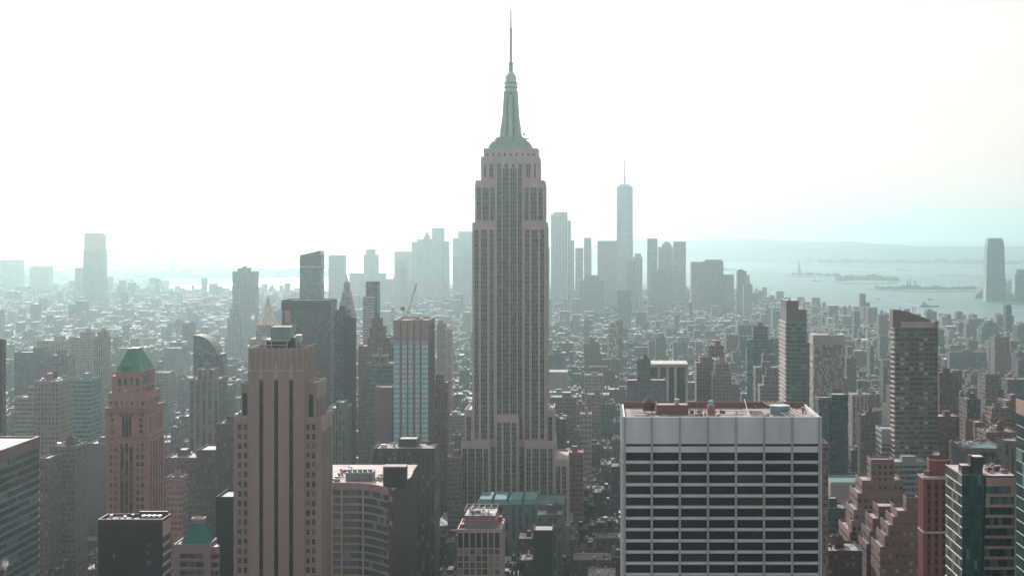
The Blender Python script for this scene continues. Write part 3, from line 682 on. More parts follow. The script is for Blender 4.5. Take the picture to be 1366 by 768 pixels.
    for k in range(6): a = 3 + k * (y1 - y0 - 6) / 6; b.obox((x1, y0), (0, 1), a, a + 2.6, -.1, .05, z(514), z(502), 'win_dark', (0, 0, 0)); b.obox((x1, y0), (0, 1), a, a + 2, -.1, .05, z(523), z(518), 'win_dark', (0, 0, 0))
    b.build('attic', o)
    b = MB(); rz = z(467.5); cxm = PX(180, (y0 + y1) / 2); b.frustum(x0 + .3, x1 - .3, y0 + .3, y1 - .3, ze + .1, cxm - 2.4, cxm + 2.4, (y0 + y1) / 2 - 6, (y0 + y1) / 2 + 6, rz, 'panel', (.07, .30, .17))
    gN = 12
    for k in range(1, gN):           # standing seams
        f = k / gN; xa_ = x0 + .3 + (x1 - x0 - .6) * f; xb_ = cxm - 2.4 + 4.8 * f
        b.beam((xa_, y0 + .3, ze + .15), (xb_, (y0 + y1) / 2 - 6, rz + .05), .09, 'panel', (.06, .27, .16))
        ya_ = y0 + .3 + (y1 - y0 - .6) * f; yb_ = (y0 + y1) / 2 - 6 + 12 * f; b.beam((x1 - .3, ya_, ze + .15), (cxm + 2.4, yb_, rz + .05), .09, 'panel', (.06, .27, .16))
    b.box(cxm - 2.6, cxm + 2.6, (y0 + y1) / 2 - 6.2, (y0 + y1) / 2 + 6.2, rz, rz + .5, 'panel', (.2, .3, .25)); b.box(x0 + 3.5, x0 + 9.0, y0 + .1, y0 + 3, ze + .2, ze + 3.2, 'panel', (.04, .20, .17))
    b.build('roof', o)
    w2 = w; w2.build(o, 40, rest='loggia_window_rows')
    claim(X0, X1, Y, Y + D, 688); LAND.append(('the green pyramid tower', 180, 497))
pyramid_tower()

# ---------------------------------------------------------------- tan art deco tower with three dark slots
def deco_tower():
    Y = 760.0; tan = (.41, .335, .30); b = MB(); w = Wins()
    def X(px): return PX(px, Y)
    def z(py): return PZ(py, Y)
    x0, x1 = X(331), X(406); D = 26.0; zt = z(469); zl = z(494)
    ya = Y; slots = [(345.5, 351), (365.5, 371), (385.5, 391)]
    # main slab split round the three recessed window slots
    edges = [331] + [v for s in slots for v in s] + [406]
    b.box(x0, x1, ya + 1.2, ya + D, 2, zl, 'brick', tan)
    for i in range(0, 8, 2): b.box(X(edges[i]), X(edges[i + 1]), ya, ya + 1.3, 2, zl, 'brick', tan, bottom=True)
    for s0, s1 in slots:
        a, c = X(s0), X(s1); top = z(507); b.box(a + .003, c - .003, ya + .15, ya + 1.3, top, zl - .003, 'brick', (.44, .38, .34), bottom=True)
        m_ = (a + c) / 2; b.frustum(a - .1, c + .1, ya - .25, ya + .5, z(497), m_ - .3, m_ + .3, ya - .2, ya + .5, z(484), 'panel', (.5, .44, .41)); b.box(a - .1, c + .1, ya - .25, ya + .5, z(504), z(497), 'panel', (.5, .44, .41), bottom=True)
        rh = 3.9; n = int((top - 4) / rh)
        for j in range(n):
            zz_ = top - j * rh; w.add((a, ya + 1.2), (1, 0), .1, c - a - .1, zz_ - rh + 1.0, zz_, mat='win_black'); b.box(a + .02, c - .02, ya + .98, ya + 1.15, zz_ - rh, zz_ - rh + 1.0, 'metal', (.03, .04, .04), bottom=True)
        b.box(m_ - .12, m_ + .12, ya + .8, ya + 1.15, 4, top, 'metal', (.035, .045, .045))
    b.box(x0, x1, ya + .6, ya + D - .6, zl, zt, 'brick', tan, 'roof', (.40, .26, .23)); b.parapet(x0, x1, ya + .6, ya + D - .6, zt, 1.6, .7, 'brick', (.42, .35, .31))
    b.obox((x0, ya), (1, 0), -.2, x1 - x0 + .2, -.3, .25, zl - .5, zl + .3, 'panel', (.5, .44, .41))
    for k in range(10):
        a = (x1 - x0) * (.03 + .94 * k / 9.0); b.obox((x0, ya + .6), (1, 0), a - .3, a + .3, -.1, .55, zl, zt + 2.0, 'panel', (.47, .40, .36))
    for k in range(6):
        a = 1 + (D - 3) * k / 5.0; b.obox((x1, ya + .6), (0, 1), a, a + .9, -.1, .6, zl - 40, zt + 2.0, 'panel', (.45, .38, .34)); b.obox((x1, ya + .6), (0, 1), a + 1.6, a + 3.4, -.1, .05, 4, zl - 6, 'win_black', (0, 0, 0))
    def wing(a, c, yt, dy, depth, cols, first, ww_=1.5):
        XA, XB = X(a), X(c); zt_ = z(yt); b.box(XA, XB, Y + dy, Y + dy + depth, 2, zt_, 'brick', tan, 'roof', (.45, .32, .29)); b.parapet(XA, XB, Y + dy, Y + dy + depth, zt_, 1.3, .5, 'brick', (.43, .36, .32))
        rh = 4.5; n = int((z(first) - 6) / rh)
        for c_ in cols:
            xx = X(c_) - XA
            for j in range(n):
                zw = z(first) - j * rh; w.add((XA, Y + dy), (1, 0), xx - ww_ / 2, xx + ww_ / 2, zw - 2.6, zw, d=.05)
                b.obox((XA, Y + dy), (1, 0), xx - ww_ / 2 - .2, xx + ww_ / 2 + .2, -.1, .25, zw - 2.85, zw - 2.6, 'panel', (.5, .44, .40)); b.obox((XA, Y + dy), (1, 0), xx - ww_ / 2 - .15, xx + ww_ / 2 + .15, -.1, .12, zw, zw + .35, 'brick', (.32, .25, .22))
                b.obox((XA, Y + dy), (1, 0), xx - .06, xx + .06, 0, .1, zw - 2.6, zw, 'metal', (.2, .18, .17)); b.obox((XA, Y + dy), (1, 0), xx - ww_ / 2, xx + ww_ / 2, 0, .1, zw - 1.35, zw - 1.25, 'metal', (.2, .18, .17))
                if (j * 7 + int(xx * 3)) % 5 == 0: b.obox((XA, Y + dy), (1, 0), xx - .5, xx + .2, 0, .5, zw - 2.55, zw - 2.0, 'metal', (.45, .43, .42))
        for q in (XA, XB):
            for k in range(3): b.box(q - .35 if q == XB else q - .25, q + .25 if q == XB else q + .35, Y + dy + 2 + k * depth / 3, Y + dy + 3 + k * depth / 3, zt_ - 6, zt_ + 1.9, 'panel', (.46, .39, .35), bottom=True)
        for k in range(int(depth / 4.2)): b.obox((XB, Y + dy), (0, 1), 1.5 + k * 4.2, 3.2 + k * 4.2, -.1, .06, 4, zt_ - 6, 'win_black', (0, 0, 0))
    wing(319.5, 331, 515, 3.0, 20, (), 530)
    b.obox((X(325), Y + 3), (1, 0), -1, 1, -.1, .06, z(558), z(525), 'win_black', (0, 0, 0)); b.obox((X(413.5), Y + 3), (1, 0), -1, 1, -.1, .06, z(560), z(527), 'win_black', (0, 0, 0))
    wing(406, 421, 515, 3.0, 27, (), 530)
    wing(311, 331.0, 558, .8, 25, (319, 327), 566)
    wing(406, 428, 560, .8, 33, (410.5, 418), 566)
    o = b.build('art_deco_tower'); tag(o, 'tan brick art deco tower with three long dark window slots, in front', 'tower'); w.build(o)
    # penthouse and rooftop frame
    def P(px, y): return PX(px, y)
    yc = Y + 8
    b = MB(); b.box(P(361, yc), P(387, yc), yc, yc + 9, z(454), PZ(436, yc), 'metal', (.24, .36, .37), 'roof', (.6, .5, .46))
    for k in range(9): q = P(361, yc) + (P(387, yc) - P(361, yc)) * k / 8; b.box(q - .07, q + .07, yc - .1, yc, z(454), PZ(437, yc), 'metal', (.35, .45, .45), bottom=True)
    for k in range(14): xx = P(361, yc) + k * .7; b.beam((xx, yc + .4, PZ(436, yc)), (xx, yc + .4, PZ(434, yc) + R.uniform(-.3, .5)), .1, 'metal', (.6, .52, .48))
    b.beam((P(360, yc), yc, PZ(434, yc)), (P(391, yc), yc, PZ(433, yc)), .12, 'metal', (.7, .62, .58)); b.beam((P(391, yc), yc, z(454)), (P(391, yc), yc, PZ(432, yc)), .15, 'metal', (.65, .6, .56)); b.beam((P(387, yc) + .2, yc + 8, z(454)), (P(391, yc), yc + 8, PZ(432, yc)), .15, 'metal', (.65, .6, .56))
    b.build('penthouse', o)
    b = MB()
    b.box(P(355, yc), P(384, yc), yc, yc + 14, zt, z(456.5), 'brick', (.07, .06, .06), 'roof', (.5, .42, .4))
    b.box(P(352, yc - 1), P(386, yc - 1), yc - 1, yc + 15, z(456.5), z(454.3), 'panel', (.55, .48, .45), bottom=True); b.box(P(384, yc), P(392, yc), yc + 4, yc + 13, zt, z(452), 'metal', (.07, .07, .07)); b.box(P(392, yc), P(399, yc), yc + 3, yc + 9, z(458), z(449), 'metal', (.5, .44, .42), bottom=True)
    for px in (355, 362, 383, 395): b.beam((P(px, yc - 1), yc - 1, zt), (P(px, yc - 1), yc - 1, z(455)), .22, 'metal', (.55, .48, .45))
    b.beam((P(355, yc - 1), yc - 1, z(461.5)), (P(384, yc - 1), yc - 1, z(461.5)), .2, 'metal', (.6, .52, .48))
    for k in range(4): b.beam((P(349, yc), yc, z(450.5 + k * 1.2)), (P(358, yc), yc, z(450.5 + k * 1.2)), .12, 'metal', (.7, .62, .6))
    for px in (335, 340, 347, 403, 400): b.beam((P(px, yc + 5), yc + 5, zt), (P(px, yc + 5), yc + 5, zt + 3), .1, 'metal', (.3, .25, .25))
    b.build('roof_plant', o)
    claim(X(310), X(430), Y, Y + 34, 770); LAND.append(('the tan deco tower', 372, 469))
deco_tower()
# ---------------------------------------------------------------- other near towers
def curved_bank():
    def P(px, y): return (PX(px, y), y)
    front = [P(432, 862), P(478, 861), P(492, 858), P(503, 853), P(512, 848), P(519, 842.5), P(523.5, 838)]
    side = [P(549, 890), P(552, 915)]
    back = [(P(552, 915)[0], 935), (P(432, 935)[0], 935)]
    zt = PZ(648, 855); b = MB(); w = Wins(); poly = front + side + back
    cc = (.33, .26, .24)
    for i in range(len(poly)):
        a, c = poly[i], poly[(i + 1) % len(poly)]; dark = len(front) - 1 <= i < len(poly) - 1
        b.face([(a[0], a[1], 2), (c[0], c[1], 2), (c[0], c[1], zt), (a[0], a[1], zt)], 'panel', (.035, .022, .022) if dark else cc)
    b.face([(x, y, zt) for x, y in poly], 'roof', (.42, .31, .29))
    per = 4.2; n = int((zt - 8) / per)
    for i in range(len(front) - 1):
        a, c = front[i], front[i + 1]; L = math.dist(a, c); u = ((c[0] - a[0]) / L, (c[1] - a[1]) / L); last = i == len(front) - 2
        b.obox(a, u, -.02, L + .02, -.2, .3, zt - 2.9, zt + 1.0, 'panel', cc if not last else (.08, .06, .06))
        for j in range(n):
            z1 = zt - 2.9 - j * per; b.obox(a, u, -.02, L + .02, -.2, .28, z1 - per, z1 - per + 1.35, 'panel', cc if not last else (.06, .035, .035))
            m_ = max(1, round(L / 4.3))
            for k in range(m_):
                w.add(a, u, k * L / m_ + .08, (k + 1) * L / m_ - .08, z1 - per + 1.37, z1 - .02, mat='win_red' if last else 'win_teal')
    for px in (456, 484.5): q = P(px, 861.2 if px < 478 else 859.7); b.box(q[0] - .5, q[0] + .5, q[1] - .45, q[1] + .3, 2, zt - 3, 'panel', (.34, .40, .38))
    o = b.build('office_block'); tag(o, 'curved brown office block with teal window bands and black box on its roof corner', 'office building'); w.build(o)
    b = MB(); b.box(PX(511, 850), PX(541, 850), 850, 859, zt - .5, PZ(622, 850), 'panel', (.028, .02, .02), 'roof', (.3, .25, .24)); b.box(PX(511, 850) - .1, PX(541, 850) + .1, 849.9, 859.1, PZ(623.5, 850), PZ(622.3, 850), 'panel', (.35, .3, .28), bottom=True)
    b.build('mechanical_box', o)
    b = MB(); x0, x1 = PX(464, 880), PX(499, 880)
    b.box(x0, x1, 872, 884, zt, zt + 4.5, 'metal', (.16, .22, .22), 'roof', (.4, .4, .38))
    for k in range(5): b.cyl(x0 + 1.6 + k * 2.8, 876, 1.2, zt + 4.5, 1.2, zt + 6.2, 10, 'metal', (.35, .42, .42))
    b.build('cooling_units', o)
    roof_plant(o, PX(440, 880), PX(463, 880), 866, 920, zt, 14, 5, .8, 2.4); roof_plant(o, PX(500, 885), PX(535, 900), 872, 910, zt, 10, 6, .8, 2.2)
    claim(PX(432, 862), P(552, 915)[0], 838, 935, 770); LAND.append(('the curved brown block', 480, 650))
curved_bank()

def blue_window_tower():
    Y = 1150.0; g = (.30, .255, .245); b = MB(); w = Wins()
    def X(px): return PX(px, Y)
    def z(py): return PZ(py, Y)
    X0, X1 = X(525), X(571); D = depth_for(571, 580, Y); zt = z(428); zc = z(452)
    b.box(X0, X1, Y, Y + D, 2, zt - 1, 'panel', g, 'roof', (.3, .22, .2)); b.parapet(X0, X1, Y, Y + D, zt - 1, 1.6, .7, 'panel', (.45, .33, .31))
    cols = [(525.3, 533), (536.5, 542.5), (545, 550.5), (554, 559.5), (562.5, 571)]
    for a, c in cols:
        b.frustum(X(a), X(c), Y - .5, Y, zc + .6, X(a) - .3, X(c) + .3, Y - 1.1, Y, zt + .8, 'panel', (.46, .36, .34), bottom=True)
        b.box(X(a), X(c), Y - .3, Y, z(459.5), zc - .6, 'panel', (.5, .48, .47))
    per = 3.52; n = int((z(459) - 60) / per)
    for j in range(n):
        zt_ = z(460) - j * per
        for a, c in cols:
            m_ = 3 if c - a > 7 else 2; L = X(c) - X(a)
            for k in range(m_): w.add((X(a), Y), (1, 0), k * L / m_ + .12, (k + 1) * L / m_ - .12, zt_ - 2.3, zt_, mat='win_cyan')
            b.box(X(a), X(c), Y - .12, Y, zt_ - per, zt_ - 2.35, 'panel', (.50, .47, .46), bottom=True)
    for a, c in ((533, 536.5), (542.5, 545), (550.5, 554), (559.5, 562.5)): b.box(X(a), X(c), Y - .55, Y, 2, zc, 'panel', g)
    for k in range(8): b.obox((X1, Y), (0, 1), k * D / 8 + .2, k * D / 8 + 1.4, -.1, .35, 2, zt - 3, 'panel', g); 
    for k in range(8): b.obox((X1, Y), (0, 1), k * D / 8 + 1.4, (k + 1) * D / 8 + .2, -.1, .04, 2, zc, 'win_dark', (0, 0, 0))
    o = b.build('hotel_tower'); tag(o, 'grey tower with rows of bright blue windows under pink flared crown panels', 'tower'); w.build(o)
    roof_plant(o, X0 + 2, X1 - 2, Y + 2, Y + D - 2, zt - .5, 8, 3)
    claim(X0, X1, Y, Y + D, 596); LAND.append(('the blue-windowed tower', 552, 428))
blue_window_tower()

def crane():
    Y = 1420.0; b = MB(); rc = (.50, .17, .12)
    def q(px, py, dy=0): return (PX(px, Y), Y + dy, PZ(py, Y))
    a, c = Vector(q(542, 424)), Vector(q(556, 378))
    d = (c - a).normalized(); n = Vector((d.z, 0, -d.x))
    L = (c - a).length
    for s in (-1, 1):
        for e in (-.6, .6): b.beam(a + n * s * 1.0 + Vector((0, e, 0)), c + n * s * .25 + Vector((0, e * .3, 0)), .17, 'metal', rc)
    for k in range(14):
        f0, f1 = k / 14, (k + 1) / 14; s = 1 if k % 2 else -1; w0, w1 = 1 - .75 * f0, 1 - .75 * f1
        for e in (-.6, .6): b.beam(a + d * L * f0 + n * s * w0 + Vector((0, e, 0)), a + d * L * f1 - n * s * w1 + Vector((0, e, 0)), .12, 'metal', rc)
    o = b.build('crane'); tag(o, 'red lattice construction crane leaning up behind the blue-windowed tower', 'crane')
    b = MB(); m0 = Vector(q(542, 424)); 
    for dx, dy in ((-1, -1), (1, -1), (1, 1), (-1, 1)): b.beam((m0.x + dx, Y + dy, 60), (m0.x + dx, Y + dy, m0.z), .2, 'metal', rc)
    for k in range(30): zz_ = 62 + k * (m0.z - 64) / 30; b.beam((m0.x - 1, Y - 1, zz_), (m0.x + 1, Y - 1, zz_ + 3.5), .12, 'metal', rc)
    b.build('mast', o)
    b = MB(); b.beam(q(542, 424), q(537, 410), .3, 'metal', rc); b.beam(q(540, 426), q(537, 410), .25, 'metal', rc); b.box(PX(536, Y) - 1, PX(538, Y) + 1.5, Y - 1, Y + 1, PZ(414, Y), PZ(409, Y), 'metal', (.35, .12, .1), bottom=True); b.beam(q(537, 409), q(556, 378), .08, 'metal', (.1, .1, .1)); b.beam(q(555, 379), q(555, 402), .06, 'metal', (.1, .1, .1)); b.build('counterweight', o)
crane()

def white_frame_block():
    Y = 905.0; fr = (.46, .40, .375); b = MB(); w = Wins()
    X0, X1 = PX(610, Y), PX(667.5, Y); zt = PZ(708, Y); YB = 905 * (708 - 314) / (694 - 314) 
    D = YB - Y; b.box(X0, X1, Y, YB, 2, zt, 'panel', fr, 'roof', (.45, .14, .15))
    rows = [(PZ(710, Y), PZ(730, Y))]
    zz_ = PZ(731.5, Y)
    while zz_ > 8: rows.append((zz_, zz_ - 3.1)); zz_ -= 3.75
    for o_, u, L, nc in (((X0, Y), (1, 0), X1 - X0, 7), ((X1, Y), (0, 1), D, 9)):
        cw = L / nc
        for i in range(nc + 1): b.obox(o_, u, max(0, i * cw - .38), min(L, i * cw + .38), -.2, .7, 2, zt, 'panel', fr)
        b.obox(o_, u, .003, L - .003, -.2, .66, zt - .8, zt + 1.2, 'panel', fr)
        for i in range(nc):
            for k, (a, c) in enumerate(rows): w.add(o_, u, i * cw + .4, (i + 1) * cw - .4, c, a, mat='win_black' if k == 0 else 'win_office')
        for k, (a, c) in enumerate(rows): b.obox(o_, u, .003, L - .003, -.2, .5, c - .66, c - .02, 'panel', fr)
        for k, (a, c) in enumerate(rows[1:]):
            for i in range(nc):
                for q in (1, 2): b.obox(o_, u, i * cw + .4 + q * (cw - .8) / 3 - .06, i * cw + .4 + q * (cw - .8) / 3 + .06, 0, .14, c, a, 'metal', (.12, .1, .09))
    b.parapet(X0, X1, Y, YB, zt, 1.3, .6, 'panel', fr)
    o = b.build('office_block'); tag(o, 'small square office block with pale stone grid facade and red roof terrace', 'office building'); w.build(o)
    b = MB(); xa, xb = PX(619, Y + 4), PX(661, Y + 4); ya, yb = Y + 5, YB - 3; z1 = zt + 5.2
    b.box(xa, xb, ya, yb, zt, z1, 'panel', (.22, .24, .25), 'roof', (.5, .4, .38)); b.box(xa + .3, xb - .3, ya + .6, yb - 2, z1, z1 + 2.6, 'panel', (.25, .2, .19), 'roof', (.6, .5, .48))
    b.box(xa, xb, ya - .1, ya, z1 - .9, z1 - .3, 'panel', (.4, .12, .12)); b.build('penthouse', o)
    roof_plant(o, xa + 1, xb - 1, ya + 1, yb - 3, z1 + 2.6, 18, 9, .7, 2.2)
    b = MB(); zf = z1 + 5.3
    for k in range(6):
        xx = xa + (xb - xa) * k / 5; b.beam((xx, ya, z1), (xx, ya, zf), .1, 'metal', (.6, .5, .48)); b.beam((xx, yb - 2, z1), (xx, yb - 2, zf), .1, 'metal', (.6, .5, .48)); b.beam((xx, ya, zf), (xx, yb - 2, zf), .08, 'metal', (.6, .5, .48))
    for yy in (ya, yb - 2): b.beam((xa, yy, zf), (xb, yy, zf), .12, 'metal', (.7, .62, .6)); b.beam((xa, yy, zf - 2), (xb, yy, zf - 2), .1, 'metal', (.6, .5, .48))
    b.build('roof_frame', o)
    b = MB(); b.box(PX(662, Y + 5), X1 - .8, YB - 5, YB - 1.0, zt + .004, zt + 3.2, 'panel', (.62, .02, .04)); b.box(X0 + .8, PX(618, Y + 4), Y + 8, Y + 14, zt + .004, zt + 2.4, 'panel', (.5, .03, .05)); b.build('red_canopy', o)
    claim(X0, X1, Y, YB, 770); LAND.append(('the small stone grid block', 640, 700))
white_frame_block()

def black_box():
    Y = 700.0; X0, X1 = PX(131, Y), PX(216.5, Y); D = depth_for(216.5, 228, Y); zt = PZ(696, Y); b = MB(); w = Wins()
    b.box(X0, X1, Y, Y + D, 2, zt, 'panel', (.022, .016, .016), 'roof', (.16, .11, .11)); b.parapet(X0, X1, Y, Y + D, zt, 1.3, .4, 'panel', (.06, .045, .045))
    b.box(X0 - .05, X1 + .05, Y - .05, Y + .4, zt + 1.0, zt + 1.35, 'panel', (.4, .3, .3))
    b.obox((X1, Y), (0, 1), .3, D - .3, -.1, .12, zt - 6.5, zt, 'panel', (.50, .37, .36))
    j = 0; z1 = zt - 6.5
    while z1 > 6:
        w.add((X1, Y), (0, 1), .6, D / 2 - .1, z1 - 3.0, z1 - .1, mat='win_black'); w.add((X1, Y), (0, 1), D / 2 + .1, D - .6, z1 - 3.0, z1 - .1, mat='win_black'); b.obox((X1, Y), (0, 1), .3, D - .3, -.1, .12, z1 - 4.3, z1 - 3.05, 'panel', (.48, .43, .42)); z1 -= 4.3
    for k, (px, py) in enumerate(((197, 726), (200, 726), (197, 749), (200, 749), (197, 737), (152, 740))): w.add((PX(px, Y), Y), (1, 0), -.45, .45, PZ(py, Y) - 1, PZ(py, Y) + .8, mat='win_pale')
    for k in range(14): b.box(X0 + k * 2, X0 + k * 2 + .06, Y - .03, Y, 2, zt, 'panel', (.035, .028, .028))
    o = b.build('office_block'); tag(o, 'nearly black windowless office box with pale banded right side, low in front', 'office building'); w.build(o)
    b = MB(); b.box(PX(184, Y + 10), X1 - 1, Y + 12, Y + D - .6, zt, zt + 2.6, 'panel', (.05, .035, .035))
    for k in range(4): b.cyl(PX(192 + k * 7, Y + 7), Y + 7, 1.0, zt, 1.0, zt + 1.8, 10, 'metal', (.45, .5, .52))
    b.build('roof_plant', o); roof_plant(o, X0 + 2, X0 + 14, Y + 2, Y + D - 3, zt, 6, 4, .5, 1.6)
    claim(X0, X1, Y, Y + D, 770); LAND.append(('the black office box', 175, 700))
black_box()

def green_mansard():
    Y = 800.0; D = 17.0; X0, X1 = PX(232, Y), PX(279, Y); zt = PZ(727, Y); st = (.36, .31, .29); b = MB(); w = Wins()
    b.box(X0, X1, Y, Y + D, 2, zt, 'panel', st, 'roof', (.4, .34, .32)); b.parapet(X0, X1, Y, Y + D, zt, .7, .4, 'panel', st)
    for j in range(5):
        zz_ = zt - 4 - j * 4.2
        for k in range(3): w.add((X0, Y), (1, 0), 3 + k * 4, 6.6 + k * 4, zz_ - 2.4, zz_)
        b.box(X0 + 2.2, X0 + 15.3, Y - .8, Y, zz_ - 3.3, zz_ - 2.6, 'panel', (.42, .36, .34), bottom=True)
    b.cyl(X1, Y + 7, 3.6, 2, 3.6, zt - 2, 14, 'panel', st); b.cyl(X1, Y + 7, 3.8, zt - 2, 3.8, zt - 1.4, 14, 'panel', (.45, .4, .38))
    for j in range(5): zz_ = zt - 5 - j * 4.2; b.cyl(X1, Y + 7, 3.66, zz_ - 2.4, 3.66, zz_, 14, 'win_dark', (0, 0, 0)); 
    o = b.build('stone_block'); tag(o, 'small stone block with steep green copper mansard roof, low in front', 'building'); w.build(o)
    b = MB(); y0, y1 = Y + 1.5, Y + D - 1.5; b.frustum(PX(239, Y), PX(277, Y), y0, y1, zt + .05, PX(252, Y), PX(267, Y), y0 + 5, y1 - 5, PZ(701, Y), 'panel', (.02, .22, .19))
    for k in range(1, 12): f = k / 12; b.beam((PX(239 + 38 * f, Y), y0, zt + .1), (PX(252 + 15 * f, Y), y0 + 5, PZ(701, Y)), .07, 'panel', (.03, .30, .26))
    b.build('roof', o)
    b = MB(); b.box(PX(251, Y), PX(268, Y), y0 + 4.5, y1 - 4.5, PZ(701, Y), PZ(696, Y), 'panel', (.28, .26, .25), 'roof', (.08, .08, .08)); b.parapet(PX(251, Y), PX(268, Y), y0 + 4.5, y1 - 4.5, PZ(696, Y), .9, .3, 'panel', (.6, .5, .48)); b.build('roof_curb', o)
    claim(X0, X1 + 4, Y, Y + D, 770); LAND.append(('the green mansard block', 255, 715))
green_mansard()

def round_top_glass(name='glass_tower'):
    """tower with a roofline that curves down to the right"""
    Y = 1500.0; b = MB(); D = 26.0; pts = [(258, 447), (264, 447.5), (270, 449), (276, 452), (281, 456.5), (285, 462), (287.5, 468), (288, 473)]
    for (a, za), (c, zc) in zip(pts[:-1], pts[1:]):
        xa, xb = PX(a, Y), PX(c, Y); ta, tb = PZ(za, Y), PZ(zc, Y); wd = 3.0
        ua, ub = (xa - PX(258, Y)) / wd, (xb - PX(258, Y)) / wd
        b.face([(xa, Y, 2), (xb, Y, 2), (xb, Y, tb), (xa, Y, ta)], 'glazed', (.20, .17, .155), [(ua, 0), (ub, 0), (ub, tb / 3.7), (ua, ta / 3.7)])
        b.face([(xa, Y, ta), (xb, Y, tb), (xb, Y + D, tb), (xa, Y + D, ta)], 'roof', (.25, .2, .19))
    xe = PX(288, Y); te = PZ(473, Y); b.face([(xe, Y, 2), (xe, Y + D, 2), (xe, Y + D, te), (xe, Y, te)], 'ribbon', (.2, .2, .19), [(0, 0), (7, 0), (7, 38), (0, 38)])
    x0 = PX(258, Y); t0 = PZ(447, Y); b.face([(x0, Y + D, 2), (x0, Y, 2), (x0, Y, t0), (x0, Y + D, t0)], 'wall', (.3, .25, .24)); b.face([(xe, Y + D, 2), (x0, Y + D, 2), (x0, Y + D, t0), (xe, Y + D, te)], 'wall', (.3, .25, .24))
    b.beam((PX(262, Y), Y - .2, PZ(463, Y)), (PX(288, Y), Y - .2, PZ(474, Y)), .5, 'metal', (.4, .33, .3))
    for k in range(9): b.beam((PX(260 + k * 3.2, Y), Y - .2, PZ(449 + k * k * .28, Y)), (PX(260 + k * 3.2, Y), Y - .2, PZ(473, Y)), .18, 'metal', (.36, .3, .28))
    o = b.build(name); tag(o, 'teal grey glass tower whose roofline curves down to the right', 'tower'); claim(x0, xe, Y, Y + D, 500)
    b = MB(); b.box(xe, xe + 5.5, Y + 2, Y + 20, 2, PZ(472, Y), 'glazed', (.2, .17, .15), 'roof', (.3, .3, .3), 3, 3.7); b.build('side_bay', o)
    LAND.append(('the curved-top glass tower', 272, 450))
round_top_glass()

def gold_pyramid():
    Y = 1950.0; st = (.42, .38, .34); b = MB()
    b.box(PX(333, Y), PX(385, Y), Y, Y + 45, 2, PZ(452, Y), 'punched', st, 'roof', (.4, .38, .36), 3, 3.8); b.box(PX(340, Y), PX(375, Y), Y + 4, Y + 38, PZ(452, Y), PZ(441, Y), 'punched', st, 'roof', (.4, .38, .36), 3, 3.8)
    b.cyl(PX(357.5, Y + 18), Y + 18, 15.5 * Y / F, PZ(441, Y), 15 * Y / F, PZ(434, Y), 8, 'vertical', st, bay=3, fl=3.8, a0=math.pi / 8)
    o = b.build('tower'); tag(o, 'stone tower with tall pale gold pyramid spire, between the tan deco tower and the haze', 'tower')
    b = MB(); b.cyl(PX(357.5, Y + 18), Y + 18, 14 * Y / F, PZ(434, Y), 1.6 * Y / F, PZ(404, Y), 8, 'metal', (.62, .50, .40), a0=math.pi / 8)
    for k in range(8): a = math.pi / 8 + k * math.pi / 4; s = Y / F; b.beam((PX(357.5, Y + 18) + 14 * s * math.cos(a), Y + 18 + 14 * s * math.sin(a), PZ(434, Y)), (PX(357.5, Y + 18) + 1.6 * s * math.cos(a), Y + 18 + 1.6 * s * math.sin(a), PZ(404, Y)), .35, 'metal', (.6, .42, .34))
    b.build('pyramid_roof', o)
    b = MB(); x, y = PX(357.5, Y + 18), Y + 18; b.cyl(x, y, 2.1, PZ(404, Y), 1.9, PZ(400, Y), 8, 'metal', (.62, .40, .32)); b.cyl(x, y, 1.6, PZ(400, Y), .1, PZ(395, Y), 8, 'metal', (.62, .40, .32), cap=False); b.build('lantern', o)
    claim(PX(333, Y), PX(385, Y), Y, Y + 45, 470); LAND.append(('the gold pyramid spire', 357, 400))
gold_pyramid()

def clock_tower():
    Y = 2050.0; st = (.44, .42, .39); b = MB(); s = Y / F; x, y = PX(460.5, Y), Y + 12
    h = 11 * s; b.box(x - h, x + h, y - h, y + h, 2, PZ(418, Y), 'punched', st, 'roof', (.4, .4, .4), 3, 3.9); b.box(x - h - 1.5, x + h + 1.5, y - h - 1.5, y + h + 1.5, PZ(424, Y), PZ(422, Y), 'wall', (.5, .47, .43), bottom=True)
    o = b.build('clock_tower'); tag(o, 'slender stone tower with tall steep pyramid and gilded lantern, behind the twin dark slabs', 'tower')
    b = MB(); b.frustum(x - h * .93, x + h * .93, y - h * .93, y + h * .93, PZ(418, Y), x - h * .48, x + h * .48, y - h * .48, y + h * .48, PZ(391, Y), 'wall', (.45, .43, .40))
    for j in range(3):
        for k in (-1, 0, 1): zz_ = PZ(412 - j * 7, Y); hh = h * (.93 - .45 * (j * 7 + 6) / 27); b.obox((x, y - hh), (1, 0), k * hh * .5 - .8, k * hh * .5 + .8, -2, 1.0, zz_ - 1.5, zz_ + .8, 'wall', (.12, .13, .13))
    b.box(x - h * .56, x + h * .56, y - h * .56, y + h * .56, PZ(391.5, Y), PZ(389.5, Y), 'wall', st, bottom=True)
    b.build('pyramid_roof', o)
    b = MB(); b.cyl(x, y, 4.4 * s, PZ(389.5, Y), 4.0 * s, PZ(380, Y), 8, 'vertical', st, bay=2, fl=6); b.cyl(x, y, 4.6 * s, PZ(380, Y), 3.4 * s, PZ(376, Y), 8, 'wall', (.5, .42, .36)); b.cyl(x, y, 3.0 * s, PZ(376, Y), .9 * s, PZ(371, Y), 8, 'metal', (.75, .50, .36)); b.cyl(x, y, .9 * s, PZ(371, Y), .1, PZ(365, Y), 8, 'metal', (.75, .50, .36), cap=False); b.build('lantern', o)
    claim(x - h, x + h, y - h, y + h, 430); LAND.append(('the steep pyramid clock tower', 460, 370))
clock_tower()

